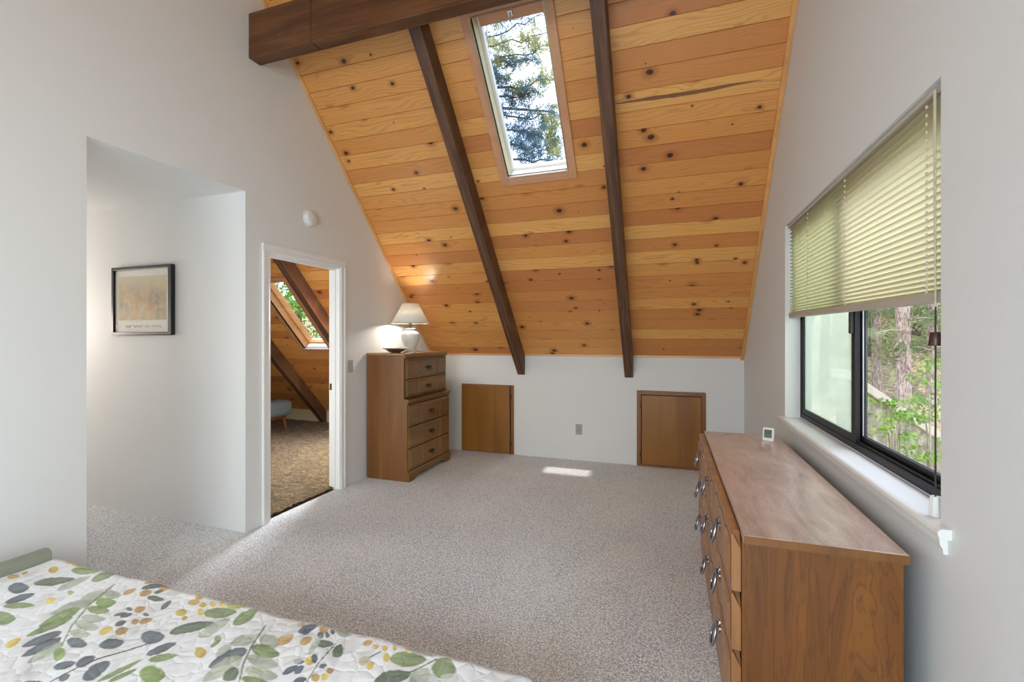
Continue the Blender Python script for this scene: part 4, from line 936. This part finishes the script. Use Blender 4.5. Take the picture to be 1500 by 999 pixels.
# forest trunks beyond it
trk = [(1286, 12.0, .10, 'bark', 'pinkish trunk nearest the window mullion'), (1325, 10.5, .125, 'bark', 'thickest pale trunk in the middle of the right pane'), (1362, 11.5, .085, 'bark', 'slim pale trunk near the blind tassel'),
       (1306, 17, .13, 'bark2', 'thin dark trunk far behind the pinkish trunk'), (1344, 18, .17, 'bark2', 'dark trunk far behind, between two pale trunks'), (1230, 15, .16, 'bark2', 'trunk blurred behind the hazy left pane')]
for px, dep, rad, mt, lab in trk:
    p = at(px, 560, dep); z0 = gz(p.x, p.y)
    tr = thing('conifer', lab, 'tree', (p.x, p.y, z0), 'conifers outside the right window')
    hgt = 11; t = MB(); ln = NR.normal(0, .12); t.tube([(0, 0, -.3), (ln * .5, 0, hgt * .5), (ln, .05, hgt)], [rad * 1.15, rad, rad * .4], 14); t.build('trunk', M[mt], tr, smooth=60)
    cs = []
    for k in range(22):
        z = NR.uniform(1.2, hgt - 1); a = NR.uniform(0, 6.28); l_ = NR.uniform(.6, 1.9) * (1.1 - z / hgt * .7); e_ = Vector((math.cos(a) * l_, math.sin(a) * l_, z + NR.uniform(-.35, .25)))
        t = MB(); t.tube([(ln * z / hgt, 0, z), tuple(Vector((e_.x * .5, e_.y * .5, (z + e_.z) / 2 + .05))), tuple(e_)], [.028, .018, .006], 6); t.build('branch', M['twig'], tr, smooth=60)
        if True:
            for q in range(8): cs.append((e_.x * (.35 + .13 * q), e_.y * (.35 + .13 * q), z + (e_.z - z) * (.35 + .13 * q)))
    leaf_mesh('foliage', M['leaf3'], cs, 26, (.28, .28, .14), .09, tr, .3)
# foliage banks closing off the view
hb_ = [(1278, 14.5, 'light green understorey tree close behind the pinkish trunk', 'leaf2'), (1342, 15.5, 'light green understorey tree between the pale trunks', 'leaf3'), (1392, 13.5, 'light green understorey tree behind the blind tassel', 'leaf2'), (1270, 20, 'green bushy tree far back behind the mullion', 'leaf2'), (1320, 23, 'green bushy tree far back in the middle of the pane', 'leaf3'), (1375, 20, 'green bushy tree far back beside the wall edge', 'leaf2'), (1205, 13, 'pale green bush filling the hazy left pane', 'leaf2')]
for px, dep, lab, mt in hb_:
    p = at(px, 500, dep); z0 = gz(p.x, p.y)
    tr = thing('bushy_tree', lab, 'tree', (p.x, p.y, z0), 'bushy trees at the back of the forest')
    t = MB(); t.tube([(0, 0, -.3), (.1, 0, 3), (0, .1, 6)], [.14, .1, .03], 8); t.build('trunk', M['bark2'], tr, smooth=60)
    leaf_mesh('crown', M[mt], [(NR.normal(0, 1.2 if dep > 16 else .7), NR.normal(0, 1.0 if dep > 16 else .5), NR.uniform(.3, 8 if dep > 16 else 5)) for _ in range(240 if dep > 16 else 110)], 26, (.5, .5, .35), .26 if dep > 16 else .13, tr, .5)
# near bright shrub with arching twigs
for px, py, dep, lab, spots in ((1366, 700, 4.6, 'bright green shrub rising at the right edge of the clear pane', [(1360, 560), (1372, 590), (1350, 690), (1364, 660), (1340, 700), (1376, 640), (1355, 610), (1370, 705), (1330, 672), (1374, 540)]), (1310, 690, 5.2, 'arching leafy twigs in front of the board wall', [(1290, 590), (1305, 598), (1322, 600), (1300, 628), (1318, 622), (1335, 606), (1345, 590), (1312, 612)])):
    p = at(px, py, dep); z0 = gz(p.x, p.y); tr = thing('leafy_shrub', lab, 'shrub', (p.x, p.y, z0))
    t = MB(); cs = []
    for sx, sy in spots:
        e_ = at(sx, sy, dep + NR.uniform(-.3, .3)) - tr.location
        t.tube([(0, 0, -.1), (e_.x * .3, e_.y * .3, e_.z * .6), (e_.x * .7, e_.y * .7, e_.z * .95), tuple(e_), (e_.x * 1.25 + .05, e_.y * 1.25, e_.z - .06)], [.014, .011, .008, .005, .003], 6)
        for q in range(5): cs.append((e_.x + NR.normal(0, .09), e_.y + NR.normal(0, .09), e_.z + NR.normal(0, .05)))
    t.build('stem', M['twig'], tr, smooth=60)
    leaf_mesh('foliage', M['leaf'], cs, 11, (.11, .11, .06), .05, tr, .6)

# ------------------------------------------------------------------ light
wd = bpy.data.worlds.new('World'); bpy.context.scene.world = wd; wd.use_nodes = True
nt = wd.node_tree; nt.nodes.clear()
def wn(t, **k):
    n = nt.nodes.new(t)
    for a, b_ in k.items(): setattr(n, a, b_)
    return n
tc = wn('ShaderNodeTexCoord'); nz = wn('ShaderNodeTexNoise'); nz.inputs['Scale'].default_value = 3.2; nz.inputs['Detail'].default_value = 5
rp = wn('ShaderNodeValToRGB'); e = rp.color_ramp.elements; e[0].position = .40; e[0].color = (.36, .58, 1.0, 1); e[1].position = .58; e[1].color = (1.0, .99, .97, 1)
bg = wn('ShaderNodeBackground'); bg.inputs[1].default_value = 2.4; ow = wn('ShaderNodeOutputWorld')
nt.links.new(tc.outputs['Generated'], nz.inputs['Vector']); nt.links.new(nz.outputs[0], rp.inputs[0]); nt.links.new(rp.outputs[0], bg.inputs[0]); nt.links.new(bg.outputs[0], ow.inputs[0])
def light(name, typ, loc, power, direction=None, color=(1, 1, 1), **k):
    d = bpy.data.lights.new(name, typ); d.energy = power; d.color = color
    for a, b_ in k.items(): setattr(d, a, b_)
    o = bpy.data.objects.new(name, d); C.objects.link(o); o.location = loc
    if direction is not None: o.rotation_euler = Vector(direction).to_track_quat('-Z', 'Y').to_euler()
    return o
light('sun', 'SUN', (0, -5, 12), 3.2, (.03, 1.3, -3.15), (1, .95, .86), angle=R(1.2))
# fill lamps added outside the unseen window and skylight behind the camera
light('added_window_fill', 'AREA', (.93, (VY0 + VY1) / 2, 1.31), 44, (-1, .12, -.02), (.88, .98, 1), shape='RECTANGLE', size=1.5, size_y=1.85)
p = SN((NS[0] + NS[1]) / 2, (NS[2] + NS[3]) / 2, .26)
light('added_skylight_fill', 'AREA', p, 130, (0, .82, -.57), (.81, .945, 1), shape='RECTANGLE', size=2.7, size_y=1.2)
light('right_window_fill', 'AREA', (1.75, 2.5, 2.9), 34, (-.62, 0, -.78), (.95, .99, 1), shape='RECTANGLE', size=2.4, size_y=1.2)  # fill lamp added above the window, standing in for sky light
light('next_room_fill', 'AREA', SP(-3.45, (SK3[2] + SK3[3]) / 2, .22), 115, (0, -sa, -ca), (.96, .98, 1), shape='RECTANGLE', size=.5, size_y=1.1)  # fill lamp added outside the unseen skylight
light('hall_light', 'POINT', (-5.2, 2.0, 1.5), 22, None, (1, .86, .78), shadow_soft_size=.12)
light('lamp_bulb_light', 'POINT', (LX, LY, LZ + .37), 20, None, (1, .92, .82), shadow_soft_size=.05)

# ------------------------------------------------------------------ camera
cd = bpy.data.cameras.new('camera'); co = bpy.data.objects.new('camera', cd); C.objects.link(co)
cd.sensor_width = 36; cd.lens = 36 * F / 1500; cd.shift_y = -4.5 / 1500; cd.clip_start = .02; cd.clip_end = 200
co.location = (0, 0, HC); co.rotation_euler = (R(90), 0, YAW)
sc = bpy.context.scene; sc.camera = co
sc.view_settings.view_transform = 'Standard'; sc.view_settings.look = 'None'; sc.view_settings.gamma = 1; sc.view_settings.use_curve_mapping = False; sc.view_settings.exposure = 0.1
sc.cycles.max_bounces = 10; sc.cycles.diffuse_bounces = 6; sc.cycles.transparent_max_bounces = 16; sc.cycles.caustics_reflective = False; sc.cycles.caustics_refractive = False
sc.cycles.sample_clamp_indirect = 6
